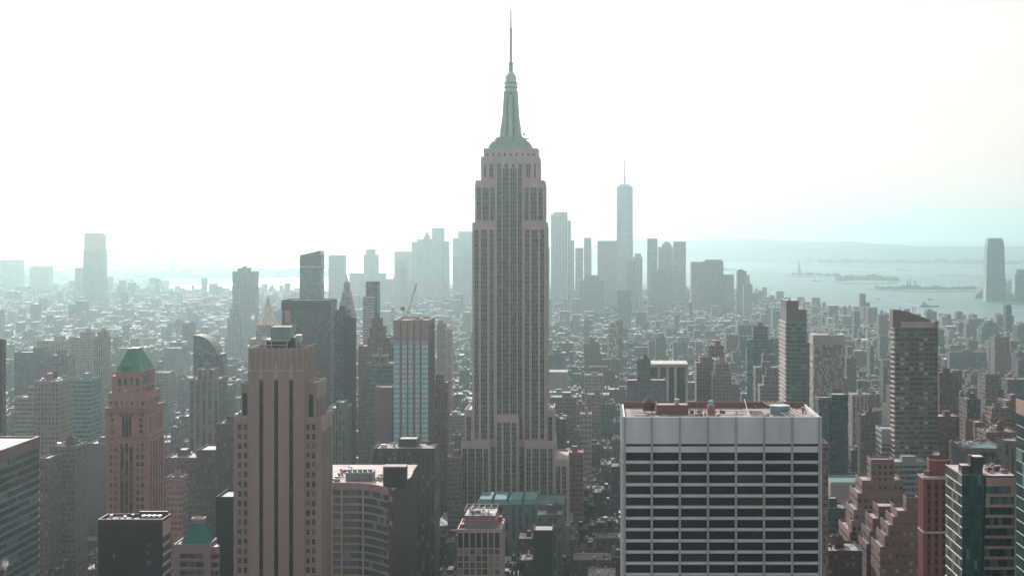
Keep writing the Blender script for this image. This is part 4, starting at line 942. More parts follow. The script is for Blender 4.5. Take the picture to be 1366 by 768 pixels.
def twisted_glass():
    Y = 2250.0; b = MB(); gl = (.30, .34, .34); ys = [334, 340, 352, 366, 380, 402, 470]
    Lx = [403.5, 400.5, 399.5, 400, 399.5, 399.5, 399.5]; Rx = [427, 428, 428, 427, 427.5, 428, 428]; D = 30
    prev = None
    for i, (py, l, r_) in enumerate(zip(ys, Lx, Rx)):
        zl = PZ(py + (6 if i == 0 else 0), Y); zr = PZ(py, Y)
        cur = [(PX(l, Y), Y, zl), (PX(r_, Y), Y + (4 if i % 2 else 0), zr), (PX(r_, Y), Y + D, zr), (PX(l, Y), Y + D, zl)]
        if prev:
            for k in range(4):
                j = (k + 1) % 4; a, c, e, f_ = cur[k], cur[j], prev[j], prev[k]; n = 8; hgt = (f_[2] - a[2]) / 3.7
                b.face([a, c, e, f_], 'glazed', (.12, .15, .15), [(0, 0), (n, 0), (n, hgt), (0, hgt)])
        else: b.face(cur, 'roof', (.2, .2, .2))
        prev = cur
    cur = [(q[0], q[1], 2) for q in prev]
    for k in range(4): j = (k + 1) % 4; b.face([cur[k], cur[j], prev[j], prev[k]], 'glazed', (.12, .15, .15), [(0, 0), (8, 0), (8, 25), (0, 25)])
    b.box(PX(400, Y), PX(428.3, Y), Y - .4, Y + D, PZ(357, Y), PZ(354.5, Y), 'wall', (.55, .54, .52), bottom=True); b.box(PX(400.5, Y), PX(427.5, Y), Y - .5, Y, PZ(353, Y), PZ(341, Y), 'wall', (.10, .085, .08), bottom=True)
    o = b.build('glass_tower'); tag(o, 'slim sculpted glass tower with slanted dark crown, above the wide dark slab', 'tower')
    b = MB(); z0 = PZ(340, Y)
    for k in range(6): b.beam((PX(404 + k * 3, Y), Y + 6, z0 - 2), (PX(404 + k * 3, Y), Y + 6, z0 + 5), .3, 'metal', (.4, .35, .33))
    b.beam((PX(402, Y), Y + 6, z0), (PX(414, Y), Y + 6, z0 + 5), .3, 'metal', (.4, .35, .33)); b.build('crown_frame', o)
    claim(PX(399, Y), PX(428, Y), Y, Y + D, 402); LAND.append(('the sculpted glass tower', 413, 340))
twisted_glass()

def right_balcony_tower():
    Y = 1500.0; b = MB(); w = Wins(); X0, X1 = PX(1049, Y), PX(1076, Y); D = depth_for(1049, 1040.5, Y); zt = PZ(414, Y)
    b.box(X0, X1, Y, Y + D, 2, zt, 'panel', (.20, .22, .22), 'roof', (.4, .36, .34)); b.box(PX(1049.5, Y), PX(1066, Y), Y + 4, Y + D - 4, zt, PZ(401, Y), 'panel', (.16, .15, .15), 'roof', (.5, .42, .4))
    per = 3.9; n = int((zt - 14 - 40) / per)
    b.obox((X0, Y), (1, 0), 0, X1 - X0, -.1, .3, zt - 11, zt + 1, 'panel', (.21, .16, .15))
    for j in range(n):
        z1 = zt - 11 - j * per
        b.obox((X0, Y), (1, 0), .003, X1 - X0 - .003, -.1, .35, z1 - .8, z1, 'panel', (.30, .31, .31))
        for k in range(4): w.add((X0, Y), (1, 0), k * (X1 - X0) / 4 + .15, (k + 1) * (X1 - X0) / 4 - .15, z1 - per + .05, z1 - .85, mat='win_teal')
        b.obox((X0, Y + D), (0, -1), 0, D, -.1, 1.3, z1 - 1.9, z1, 'panel', (.60, .53, .50))
        b.obox((X0, Y + D), (0, -1), .2, D - .2, -.1, .05, z1 - per + .05, z1 - 1.9, 'win_dark', (0, 0, 0))
    o = b.build('apartment_tower'); tag(o, 'dark tower with bright striped left edge and boxy crown, behind the wide pale slab', 'apartment tower'); w.build(o)
    b = MB(); b.box(PX(1070, Y + 3), PX(1080, Y + 3), Y + 3, Y + 26, 2, PZ(457, Y), 'glazed', (.3, .28, .27), 'roof', (.4, .4, .4), 3, 3.9); b.build('side_wing', o)
    roof_plant(o, X0 + 1, X0 + 10, Y + 6, Y + D - 6, PZ(401, Y), 6, 2, .8, 2)
    claim(X0, X1 + 5, Y, Y + D, 545); LAND.append(('the striped-edge tower', 1060, 405))
right_balcony_tower()

def mosaic_tower():
    Y = 1560.0; o = tower('apartment_tower', 'pale pink tower of mottled glittering windows with blank white top band', 'apartment tower', 1085, 1127, 458.5, Y, 28, 'mosaic', (.52, .44, .42), 1.7, 3.3, vis=525, bulk=False, short='the mottled pink tower')
    b = MB(); b.box(PX(1085, Y) - .3, PX(1127, Y) + .3, Y - .3, Y + 28.3, PZ(459.5, Y), PZ(446.5, Y), 'panel', (.56, .54, .54), 'roof', (.5, .45, .44), bottom=True); b.build('top_band', o)
    roof_plant(o, PX(1088, Y), PX(1124, Y), Y + 3, Y + 24, PZ(446.5, Y), 8, 3)
mosaic_tower()

def sloped_top_tower():
    Y = 1100.0; b = MB(); w = Wins(); X0, X1 = PX(1194, Y), PX(1251, Y); D = depth_for(1194, 1189.5, Y); zb = PZ(436, Y); br = (.20, .19, .175)
    b.box(X0, X1, Y, Y + D, 2, zb, 'panel', br, 'roof', (.4, .35, .33))
    per = 3.35; n = int((zb - 12) / per); cols = 9; cw = (X1 - X0) / cols; r = random.Random(3)
    for j in range(n):
        z1 = zb - j * per
        b.obox((X0, Y), (1, 0), .003, X1 - X0 - .003, -.1, .45, z1 - .75, z1 - .45, 'panel', (.44, .41, .38))
        for i in range(cols):
            m_ = 'win_pale' if r.random() < (.62 if i in (1, 2, 5, 6) else .1) else 'win_teal'
            w.add((X0, Y), (1, 0), i * cw + .25, (i + 1) * cw - .25, z1 - per + .75, z1 - .78, mat=m_)
        b.obox((X0, Y + D), (0, -1), 0, D, -.1, .9, z1 - 1.3, z1 - .3, 'panel', (.62, .52, .48))
        b.obox((X0, Y + D), (0, -1), .2, D - .2, -.1, .05, z1 - per, z1 - 1.3, 'win_dark', (0, 0, 0))
    for i in (0, 3, 4, 7, 9): b.obox((X0, Y), (1, 0), max(0, i * cw - .3), min(X1 - X0, i * cw + .3), -.1, .6, 2, zb, 'panel', br)
    o = b.build('apartment_tower'); tag(o, 'tall brown apartment tower with sloping brown top and white band, right side', 'apartment tower'); w.build(o)
    b = MB(); pts = [(1191.5, 413), (1200, 413.5), (1212, 416), (1226, 421), (1241.5, 427)]; yb = Y + D
    for (a, za), (c, zc) in zip(pts[:-1], pts[1:]): b.hexa([(PX(a, Y), Y + 1, zb), (PX(c, Y), Y + 1, zb), (PX(c, Y), yb, zb), (PX(a, Y), yb, zb), (PX(a, Y), Y + 1, PZ(za, Y)), (PX(c, Y), Y + 1, PZ(zc, Y)), (PX(c, Y), yb, PZ(zc, Y)), (PX(a, Y), yb, PZ(za, Y))], 'panel', (.22, .175, .16))
    b.build('crown', o)
    b = MB(); b.box(PX(1202, Y), PX(1247, Y), Y - .7, Y + 3, PZ(436.5, Y), PZ(429.3, Y), 'panel', (.50, .49, .49), bottom=True); b.box(PX(1247, Y), X1, Y - .3, Y + D, zb, PZ(428, Y), 'panel', br); b.build('white_band', o)
    b = MB()
    for px in (1204, 1221, 1224): b.beam((PX(px, Y), Y + 8, PZ(418, Y)), (PX(px, Y), Y + 8, PZ(410, Y)), .25, 'metal', (.3, .28, .27))
    b.cyl(PX(1214, Y), Y + 12, 2, PZ(419, Y), 2, PZ(412.5, Y), 10, 'metal', (.75, .7, .68)); b.build('roof_vents', o)
    claim(X0, X1, Y, Y + D, 570); LAND.append(('the sloping-top brown tower', 1220, 420))
sloped_top_tower()

def red_brick_tower():
    Y = 735.0; br = (.25, .085, .07); b = MB(); w = Wins(); zt = PZ(636, Y); X0, X1 = PX(1234, Y), PX(1264, Y); D = depth_for(1234, 1227, Y)
    b.box(X0, X1, Y, Y + D, 2, zt, 'brick', br, 'roof', (.35, .25, .23))
    for o_, u, L, nc in (((X0, Y), (1, 0), X1 - X0, 3), ((X0, Y + D), (0, -1), D, 3)):
        cw = L / nc
        for i in range(nc + 1): b.obox(o_, u, max(0, i * cw - 1.0), min(L, i * cw + 1.0), -.1, .8, 2, zt, 'brick', br)
        n = int(zt / 3.8)
        for j in range(n):
            z1 = zt - 3 - j * 3.8
            b.obox(o_, u, .01, L - .01, -.1, .3, z1 - 3.8, z1 - 2.7, 'brick', (.20, .07, .06))
            for i in range(nc): w.add(o_, u, i * cw + 1.05, (i + 1) * cw - 1.05, z1 - 2.65, z1 - .05, mat='win_black')
        for zz_ in (zt - .4, PZ(709, Y)): b.obox(o_, u, -.3, L + .3, -.1, 1.05, zz_ - .5, zz_ + .3, 'panel', (.48, .47, .46))
    o = b.build('brick_tower'); tag(o, 'dark red brick tower with pale stone sills and octagonal top', 'tower'); w.build(o)
    b = MB(); b.cyl(PX(1252, Y + 9), Y + 9, 5.3, zt, 5.3, PZ(613, Y), 8, 'brick', br, a0=math.pi / 8, cap=False); b.cyl(PX(1252, Y + 9), Y + 9, 5.5, PZ(616, Y), 5.5, PZ(614, Y), 8, 'panel', (.5, .47, .46), a0=math.pi / 8, cap=False)
    b.cyl(PX(1252, Y + 9), Y + 9, 5.0, PZ(618, Y) - .1, 5.0, PZ(618, Y), 8, 'roof', (.08, .08, .08), a0=math.pi / 8); b.cyl(PX(1237, Y + 6), Y + 6, 1.6, zt, 1.6, PZ(630, Y), 10, 'brick', (.24, .13, .11)); b.build('octagonal_top', o)
    claim(X0, X1 + 3, Y, Y + D, 770); LAND.append(('the dark red brick tower', 1245, 640))
red_brick_tower()

def right_glass_block():
    Y = 620.0; b = MB(); w = Wins(); XA = PX(1283.5, Y); zt = PZ(633, Y); YB = XA * F / (1261.5 - VPX); XM = PX(1314.5, Y); XE = PX(1354, Y); zr = PZ(638, Y)
    b.box(XA, XE, Y, YB, 2, zt - .3, 'panel', (.05, .06, .06), 'roof', (.50, .40, .38))
    per = 4.05; n = int((zt - 4) / per); L = YB - Y
    for j in range(n):
        z1 = zt - j * per
        b.obox((XA, YB), (0, -1), 0, L, -.1, .22, z1 - .35, z1, 'metal', (.62, .60, .57))
        for k in range(8): w.add((XA, YB), (0, -1), k * L / 8 + .04, (k + 1) * L / 8 - .04, z1 - per + .02, z1 - .37, mat='win_side')
        sl = (XM - XA); b.obox((XA, Y), (1, 0), 0, sl, -.1, .10, z1 - .22, z1, 'metal', (.10, .14, .13))
        for k in range(6): w.add((XA, Y), (1, 0), k * sl / 6 + .03, (k + 1) * sl / 6 - .03, z1 - per + .02, z1 - .24, mat='win_teal')
    L2 = XE - XM
    for j in range(n):
        z1 = zr - 2.9 - j * 4.0; f = min(1, j / 30); c = (.58, .42, .40) if j < 3 else (.42, .33, .315)
        b.obox((XM, Y), (1, 0), -1.5 * (j / n) * 2.2, L2 - .3, -.2, .55, z1 - 4.0, z1 - 2.9, 'panel', c)
        for k in range(7): w.add((XM, Y), (1, 0), k * L2 / 7 + .05, (k + 1) * L2 / 7 - .05, z1 - 2.88, z1 - .02, d=.3, mat='win_pale' if j < 2 else 'win_dark')
    b.obox((XM, Y), (1, 0), 0, L2, -.2, .6, zr - 2.85, zr + .4, 'panel', (.60, .43, .41)); b.obox((XE - .35, Y), (1, 0), 0, .5, -.2, .9, 2, zr, 'panel', (.55, .42, .4))
    for k in range(1, 4): b.obox((XM, Y), (1, 0), k * L2 / 4 - .03, k * L2 / 4 + .03, .58, .63, zr - 2.8, zr + .4, 'panel', (.4, .3, .28))
    for t0 in (0, 1): b.beam((XM, Y - .5, zr), (XM - 5.8, Y - .5, 10), .22, 'metal', (.35, .3, .29))
    o = b.build('office_block'); tag(o, 'glass office block with white-lined left side and pink banded right half', 'office building'); w.build(o)
    b = MB(); b.box(PX(1283, Y + 3), PX(1311, Y + 3), Y + 3, Y + 9, zt - .3, zt + 3.1, 'metal', (.09, .10, .10), 'roof', (.5, .42, .4)); b.box(PX(1296, Y + 3), PX(1311.5, Y + 3), Y + 2.5, Y + 8, zt + 3, zt + 6.6, 'metal', (.07, .08, .08), 'roof', (.62, .52, .5), bottom=True); b.box(PX(1294, Y + 3), PX(1296, Y + 3), Y + 2, Y + 8, zt, zt + 7.1, 'metal', (.05, .05, .05)); b.build('mechanical_box', o)
    roof_plant(o, PX(1316, Y + 5), PX(1352, Y + 5), Y + 3, YB - 4, zt - .3, 16, 8, .8, 2.2)
    b = MB()
    for k in range(5): b.beam((XA + 12 + k * 2, YB - 4, zt + 5 - k * .3), (XA + 14 + k * 2, YB - 4, zt + 4.8 - k * .3), .25, 'metal', (.2, .3, .28)); b.beam((XA + 14 + k * 2, YB - 4, zt), (XA + 14 + k * 2, YB - 4, zt + 4.7), .15, 'metal', (.15, .22, .2)); b.build('roof_gantry', o)
    claim(XA, XE, Y, YB, 770); LAND.append(('the pink-banded glass block', 1330, 640))
right_glass_block()

def right_edge_glass():
    YF = 575.0; X0 = PX(1356, YF); YN = 480.0; zt = PZ(534, YF); b = MB(); w = Wins()
    b.box(X0, X0 + 50, YN, YF, 2, zt, 'panel', (.03, .09, .075), 'roof', (.4, .34, .32)); L = YF - YN; n = int((zt - 3) / 4.2)
    b.obox((X0, YF), (0, -1), 0, L, -.1, .25, zt - 4.2, zt + .8, 'panel', (.40, .30, .28))
    for j in range(n):
        z1 = zt - 4.2 - j * 4.2; b.obox((X0, YF), (0, -1), 0, L, -.1, .16, z1 - .18, z1, 'metal', (.45, .55, .5))
        for k in range(12): w.add((X0, YF), (0, -1), k * L / 12 + .05, (k + 1) * L / 12 - .05, z1 - 4.18, z1 - .2, mat='win_teal')
    o = b.build('glass_tower'); tag(o, 'dark green glass tower cut by the right edge', 'tower'); w.build(o)
    claim(X0, X0 + 50, YN, YF, 770); LAND.append(('the green glass tower at the right edge', 1362, 540))
right_edge_glass()

def stepped(name, label, short, Y, col, boxes, cw=2.9, rh=3.6, wmat='win_dark', vis=770, group=None):
    """brick building in set back tiers: (px0, px1, top row, inset, depth)"""
    b = MB(); w = Wins(); xs = []; 
    for k, (a, c, yt, ins, dp) in enumerate(boxes):
        y0 = Y + ins; X0, X1, zt = PX(a, y0), PX(c, y0), PZ(yt, y0)
        b.box(X0, X1, y0, y0 + dp, 2, zt, 'brick', col, 'roof', (.45, .33, .31)); b.parapet(X0, X1, y0, y0 + dp, zt, 1.2, .45, 'brick', tuple(q * 1.12 for q in col)); b.box(X0 - .15, X1 + .15, y0 - .15, y0 + dp + .1, zt - 1.2, zt - .8, 'brick', tuple(q * 1.25 for q in col), bottom=True)
        for o_, u, L in (((X0, y0), (1, 0), X1 - X0), ((X0, y0 + dp), (0, -1), dp)):
            nc = max(1, int(L / cw)); q = L / nc
            for j in range(min(14, int((zt - 6) / rh))):
                for i in range(nc): w.add(o_, u, i * q + q * .28, (i + 1) * q - q * .28, zt - 2.3 - j * rh - 1.9, zt - 2.3 - j * rh, mat=wmat); b.obox(o_, u, i * q + q * .22, (i + 1) * q - q * .22, -.1, .2, zt - 2.3 - j * rh - 2.1, zt - 2.3 - j * rh - 1.9, 'panel', tuple(v * 1.5 for v in col))
        xs += [X0, X1]
    o = b.build(name); tag(o, label, 'building', group); w.build(o)
    claim(min(xs), max(xs), Y, Y + 45, vis); LAND.append((short, sum(q[0] + q[1] for q in boxes) / 2 / len(boxes), min(q[2] for q in boxes)))
    return o
stepped('brick_building', 'broad tan brick building stepping up to a square windowless top block', 'the tan stepped building', 905, (.25, .175, .155),
        [(1162, 1193, 615, 16, 14), (1150, 1205, 643, 10, 24), (1144, 1208, 660, 6, 30), (1139, 1172, 682, 0, 30), (1136, 1150, 697, -6, 12), (1133, 1143, 712, -6, 40)])
stepped('brick_building', 'narrow dark brown building in steps in front of the broad tan one', 'the dark stepped building', 835, (.15, .10, .092),
        [(1172, 1196, 678, 6, 18), (1164, 1198, 694, 2, 24), (1160, 1200, 711, 0, 26), (1156, 1170, 728, -3, 26)])
stepped('brick_building', 'brown brick building stepping down leftward with dark box on its roof, beside red tower', 'the brown stairstep building', 775, (.18, .13, .118),
        [(1209, 1226, 666, 9, 9), (1197, 1229, 684, 6, 18), (1191, 1229, 692, 4, 20), (1185, 1229, 703, 2, 22), (1180, 1229, 717, 0, 24), (1174, 1229, 732, -2, 26)], wmat='win_office')
# ---------------------------------------------------------------- named middle-distance buildings (columns and rows read off the photograph, distance in metres)
tan, gry, brn, pnk, wht, drk, tea, lim_ = (.36, .30, .26), (.30, .30, .29), (.21, .135, .115), (.38, .25, .215), (.56, .53, .50), (.075, .065, .065), (.16, .24, .24), (.42, .38, .35)
T = tower
T('office_tower', 'dark reddish tower with one slanted edge, cut by the left edge above the striped block', 'tower', -60, 4, 455, 1010, 0, 'vertical', (.24, .14, .13), 3, 3.8, xs=8, vis=590)
o = T('office_block', 'pale grid-fronted office block with square windows and rooftop plant, left', 'office building', 45, 78, 510, 1200, 0, 'punched', (.43, .38, .35), 2.7, 3.6, xs=98, vis=580, plant=14, tank=1, short='the pale grid-fronted block')
T('office_block', 'low turquoise glass building with ribbon windows beside the pale grid block', 'office building', 97, 120, 507, 1370, 30, 'ribbon', (.22, .42, .43), 3, 3.8, vis=560)
T('office_block', 'low white stepped block with ribbon windows at far left', 'office building', 20, 46, 531, 1380, 24, 'ribbon', (.52, .47, .45), 3, 3.8, vis=552, tiers=((37, 47, 517, 5),))
T('apartment_block', 'dark green grey slab with pink vertical stripe, far left', 'building', 19, 58, 471, 1750, 28, 'vertical', (.20, .19, .18), 3.4, 3.5, vis=510, short='the dark far-left slab')
T('apartment_block', 'grey slab with dark rooftop tank, right of the dark far-left slab', 'building', 63, 90, 475, 1680, 26, 'punched', (.24, .25, .24), 3, 3.5, vis=505, tiers=((76, 84, 468, 6),), short='the tank-topped grey slab')
T('hall', 'wide low building with pale mansard storey, far left', 'building', 49, 85, 455, 2250, 40, 'vertical', (.40, .36, .34), 4, 4, vis=470)
T('office_block', 'broad pale tan block beside the pale mansard hall', 'building', 93, 122, 451, 2050, 34, 'punched', (.42, .36, .33), 2.6, 3.5, vis=472, tiers=((107, 121, 444, 8),))
T('apartment_tower', 'pinkish tower with vertical windows and dark rooftop tank', 'apartment tower', 125, 137, 451, 1850, 0, 'vertical', (.44, .31, .28), 2.8, 3.5, xs=148, vis=490, tiers=((130, 141, 443, 9),), short='the pinkish tower')
T('office_block', 'grey brick block with pale right side and rooftop tanks, below the pale grid block', 'building', 66, 100, 597, 1120, 0, 'paired', (.25, .20, .19), 3.2, 3.7, xs=117, vis=690, plant=12, tank=2, short='the grey brick block')
T('office_block', 'plain bluish slab left of the green pyramid tower', 'building', 116, 139, 593, 1260, 30, 'wall', (.21, .22, .23), 3, 3.7, vis=690)
T('loft_building', 'brown narrow slab between the striped block and the grey brick block', 'building', 52, 65, 613, 1090, 26, 'punched', brn, 3, 3.7, vis=690)
T('loft_building', 'red brick block right of the green pyramid tower', 'building', 221, 263, 612, 1180, 34, 'paired', (.27, .135, .11), 3.2, 3.7, vis=690, tank=1, plant=5)
T('office_block', 'dark brick block with lit window rows left of the tan deco tower', 'building', 262, 311, 602, 1060, 30, 'punched', (.125, .085, .085), 2.4, 3.6, vis=690, tiers=((288, 318, 567, 8),), plant=5, short='the dark brick block')
T('stone_block', 'pale carved stone building with rounded corner beside the green pyramid tower', 'building', 222, 243, 638, 1010, 0, 'paired', (.36, .32, .30), 2.6, 3.7, xs=250, vis=720)
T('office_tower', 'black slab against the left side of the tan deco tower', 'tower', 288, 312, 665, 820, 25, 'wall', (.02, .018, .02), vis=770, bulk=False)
T('stone_tower', 'grey stone tower with tall pilasters and square top block, below the curved-top glass tower', 'tower', 252, 292, 507, 1270, 30, 'vertical', (.34, .34, .33), 4.4, 3.8, vis=590, tiers=((263, 285, 494, 6),), short='the pilastered grey tower')
T('apartment_block', 'wide flat teal grey slab in the haze between pyramid tower and curved-top tower', 'building', 218, 243, 465, 2350, 30, 'wall', (.30, .33, .34), vis=495, tiers=((243, 257, 460, 2),))
T('supertall_tower', 'very tall isolated apartment tower with pink top standing in the left haze', 'apartment tower', 111, 137, 333, 5450, 50, 'ribbon', (.34, .40, .40), 4, 4, vis=392, bulk=False, short='the lone tall tower')
b = MB(); Yq = 5451.0; b.box(PX(112, Yq), PX(136, Yq), Yq, Yq + 46, PZ(333, Yq), PZ(313, Yq), 'wall', (.62, .30, .30), 'roof', (.4, .3, .3)); b.box(PX(113, Yq), PX(134, Yq), Yq + 3, Yq + 40, PZ(313, Yq), PZ(310.5, Yq), 'wall', (.4, .3, .3)); b.beam((PX(130, Yq), Yq + 10, PZ(311, Yq)), (PX(130, Yq), Yq + 10, PZ(307.5, Yq)), 1, 'metal', (.4, .3, .3)); b.build('unfinished_top', bpy.data.objects['supertall_tower'])
T('apartment_tower', 'dark slab with raised middle left of the sculpted glass tower', 'tower', 310, 340, 363, 3500, 40, 'punched', (.22, .23, .23), 4, 4, vis=410, tiers=((317, 331, 358, 5),))
T('office_tower', 'wide flat-topped dark slab with fine grid facade and dark top band', 'office building', 376, 441, 402, 1420, 34, 'punched', (.13, .135, .135), 2.2, 3.8, vis=560, bulk=False, short='the wide dark slab')
b = MB(); Yq = 1420.0; xa, xb = PX(376, Yq), PX(441, Yq); b.box(xa - .4, xb + .4, Yq - .4, Yq + 2, PZ(413, Yq), PZ(404, Yq), 'panel', (.075, .065, .065), bottom=True)
b.obox((PX(380, Yq), Yq), (1, 0), 0, 5, 0, .1, PZ(430, Yq), PZ(414, Yq), 'win_red', (.5, .2, .2)); b.build('crown_band', [q for q in COL.objects if q.get('label', '').startswith('wide flat-topped dark')][0])
T('office_tower', 'far pale tower with notched roof above the left water', 'tower', 438, 459, 341, 5300, 45, 'vertical', (.33, .33, .32), 5, 4, vis=392, bulk=False)
T('office_tower', 'left of the twin dark slabs, paler with ribbon windows lower down', 'tower', 445.5, 462, 416, 1300, 26, 'ribbon', (.15, .12, .12), 2.8, 3.6, vis=600, short='the twin dark slabs')
T('office_tower', 'right of the twin dark slabs, plain and almost black with dotted lights', 'tower', 458.5, 472.5, 426, 1288, 11.5, 'wall', (.075, .055, .06), vis=600, bulk=False)
T('glass_tower', 'slim black glass tower with sunlit balcony side, left of the crane', 'tower', 488, 504, 377, 2080, 22, 'dark_curtain', (.06, .07, .07), 3, 3.6, vis=440, bulk=False, short='the slim black tower')
T('apartment_tower', 'bright cream apartment stack attached left of the slim black tower', 'apartment tower', 484, 497, 397, 2060, 15, 'ribbon', (.58, .46, .42), 3, 3.6, vis=450, bulk=False)
T('brick_tower', 'brown tower tapering in steps to a pink flat crown, left of blue-windowed tower', 'tower', 478, 526, 463, 1400, 30, 'punched', (.27, .19, .17), 2.8, 3.6, vis=520, tiers=((490, 521, 451, 3), (493, 513, 437, 5), (496, 509, 426, 6)), short='the pink-crowned brown tower')
T('glass_block', 'green glass block with white frames in front of the pink-crowned brown tower', 'building', 490, 524, 486, 1260, 26, 'glazed', (.33, .36, .35), 3, 3.7, vis=600, tiers=((495, 515, 476, 4),), plant=6, short='the green framed glass block')
T('office_slab', 'blank pale grey slab left of the blue-windowed tower', 'building', 500.5, 523, 518, 1185, 20, 'wall', (.36, .325, .32), vis=600, bulk=False, short='the blank grey slab')
T('stone_block', 'green grey stone building with small round dome, right of the tan deco tower', 'building', 437, 461, 546, 1130, 28, 'vertical', (.24, .30, .29), 2.8, 3.6, vis=640, tiers=((448, 459, 538, 5),), short='the small domed building')
T('office_tower', 'dark corniced brick building behind the curved brown block', 'tower', 498, 580, 600, 1010, 32, 'vertical', (.12, .085, .085), 3, 3.8, vis=720, plant=12, short='the dark corniced building')
T('apartment_tower', 'brown balcony tower tucked against the right of the blue-windowed tower', 'apartment tower', 580, 597, 512, 1330, 26, 'punched', (.26, .155, .135), 2.4, 3.3, vis=640, tiers=((581, 592, 500, 5),), short='the brown balcony tower')
T('apartment_tower', 'reddish hazy tower rising above the brown balcony tower', 'apartment tower', 583, 594, 433, 2120, 20, 'vertical', (.40, .22, .20), 2.8, 3.5, vis=470, tiers=((585, 591, 429, 3),))
T('apartment_tower', 'second hazy reddish tower just left of the central skyscraper', 'apartment tower', 595, 602, 441, 2180, 20, 'punched', (.42, .25, .23), 2.8, 3.5, vis=470)
T('loft_building', 'stone building with red roof at the left foot of the central skyscraper', 'building', 597, 616, 611, 1262, 26, 'paired', (.33, .26, .23), 3, 3.7, vis=664, roof=(.42, .14, .12))
T('civic_tower', 'hazy stone tower with stepped pyramid top left of gold spire', 'tower', 300, 325, 450, 3000, 34, 'vertical', (.40, .40, .37), 4, 4, vis=480, tiers=((303, 322, 425, 2), (307, 319, 412, 4), (310, 316, 404, 7)))
T('library_building', 'low dark teal museum-like building with long glazed roof at the foot of the central skyscraper', 'building', 636, 752, 674, 1165, 48, 'vertical', (.17, .23, .22), 5, 6, vis=705, bulk=False, roof=(.08, .13, .13), short='the long low teal building')
lib = bpy.data.objects['library_building']; b = MB(); Yq = 1168.0
for k in range(4):
    xa, xb = PX(638 + k * 20, Yq), PX(656 + k * 20, Yq); z0 = PZ(674, Yq); b.frustum(xa, xb, Yq, Yq + 40, z0 + .02, xa + .5, xb - .5, Yq + 3, Yq + 36, z0 + 4.2, 'wall', (.16, .40, .41))
b.build('skylights', lib)
T('stone_block', 'dark stone block with cornice right of the long low teal building', 'building', 717, 750, 688, 1090, 22, 'vertical', (.16, .19, .18), 3.6, 4, vis=720, tank=1)
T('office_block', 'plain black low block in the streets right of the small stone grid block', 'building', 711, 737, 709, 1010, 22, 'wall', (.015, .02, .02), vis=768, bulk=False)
# right of the central skyscraper
T('glass_block', 'glass office block with dark gridded front behind the wide pale slab', 'building', 836, 888, 509, 1260, 26, 'glazed', (.22, .22, .21), 2.8, 3.8, vis=545, tiers=((850, 868, 481, 6),), plant=10, short='the glass block behind the slab')
o = T('office_block', 'dark office block with tall white vertical fins behind the wide pale slab', 'office building', 864, 917, 489, 1420, 36, 'vertical', (.09, .13, .125), 2, 3.8, vis=545, bulk=False, roof=(.55, .52, .5), short='the white-finned dark block')
b = MB(); Yq = 1420.0
for px in (865, 879, 890.5, 901, 916): b.box(PX(px, Yq) - 1.1, PX(px, Yq) + 1.1, Yq - 1.4, Yq - .003, 2, PZ(490, Yq), 'panel', (.58, .58, .57))
b.box(PX(863, Yq), PX(918, Yq), Yq - 2, Yq + 37, PZ(489.2, Yq) + .003, PZ(485, Yq), 'panel', (.48, .47, .46), 'roof', (.5, .48, .46), bottom=True); b.build('fins', o)
T('apartment_tower', 'tan brick apartment tower with balconies, left of a matching lower one', 'apartment tower', 929, 950, 485, 1500, 26, 'paired', (.33, .25, .225), 3, 3.3, vis=545, tiers=((934, 950, 477, 3), (945, 965, 462, 12)), short='the tan apartment pair')
T('apartment_tower', 'right hand tan apartment tower of the pair with pale penthouse terraces', 'apartment tower', 951, 976, 500, 1470, 26, 'paired', (.40, .35, .31), 3, 3.3, vis=545, tiers=((954, 973, 486, 5),))
T('office_tower', 'dark hazy tower with teal glass left edge behind the pale slab', 'tower', 1000, 1030, 453, 1950, 30, 'dark_curtain', (.15, .155, .16), 3, 3.8, vis=545, tiers=((1005, 1024, 436, 4),), short='the teal-edged dark tower')
b = MB(); Yq = 1950.0; b.box(PX(996, Yq), PX(1005, Yq), Yq - 4, Yq - .2, 2, PZ(453, Yq), 'glazed', (.06, .32, .30), 'roof', (.2, .3, .3), 4, 4); b.build('glass_bay', [q for q in COL.objects if q.get('label', '').startswith('dark hazy tower with teal')][0])
T('apartment_block', 'dark slab right of the teal-edged dark tower', 'building', 1018, 1033, 474, 1800, 22, 'punched', (.16, .16, .16), 3, 3.5, vis=545)
T('apartment_tower', 'grey brick block with bright left corner in front of the teal-edged tower', 'apartment tower', 1008, 1041, 491, 1650, 26, 'vertical', (.27, .25, .25), 3, 3.4, vis=545)
T('apartment_tower', 'pale stepped tower just left of the striped-edge tower', 'apartment tower', 1014, 1037, 515, 1500, 24, 'paired', (.34, .32, .32), 2.8, 3.4, vis=545, tiers=((1019, 1035, 503, 4), (1022, 1033, 492, 7)))
T('glass_tower', 'dark teal glass tower standing in front of the mottled pink tower', 'tower', 1110, 1131, 528, 1190, 24, 'dark_curtain', (.035, .11, .11), 2.6, 3.6, vis=622, bulk=False, short='the dark teal glass tower')
T('glass_tower', 'reflective lower glass wing left of the dark teal glass tower', 'tower', 1092, 1110, 532, 1196, 20, 'glazed', (.20, .20, .195), 2.6, 3.6, vis=622, bulk=False)
T('apartment_tower', 'narrow brown tower against the right edge of the wide pale slab', 'apartment tower', 1090, 1105, 594, 760, 14, 'paired', (.21, .155, .14), 2.6, 3.3, vis=740, plant=3)
T('office_block', 'light blue grey office block with glass corner and pale window bands', 'office building', 1176, 1222, 574, 1120, 0, 'ribbon', (.44, .46, .45), 3, 3.8, xs=1168, vis=625, bulk=False, roof=(.2, .32, .36), short='the pale blue banded block')
b = MB(); Yq = 1120.0; b.box(PX(1176, Yq) - .2, PX(1222, Yq) + .2, Yq - .5, Yq - .003, PZ(592, Yq), PZ(573, Yq), 'panel', (.36, .43, .47), bottom=True)
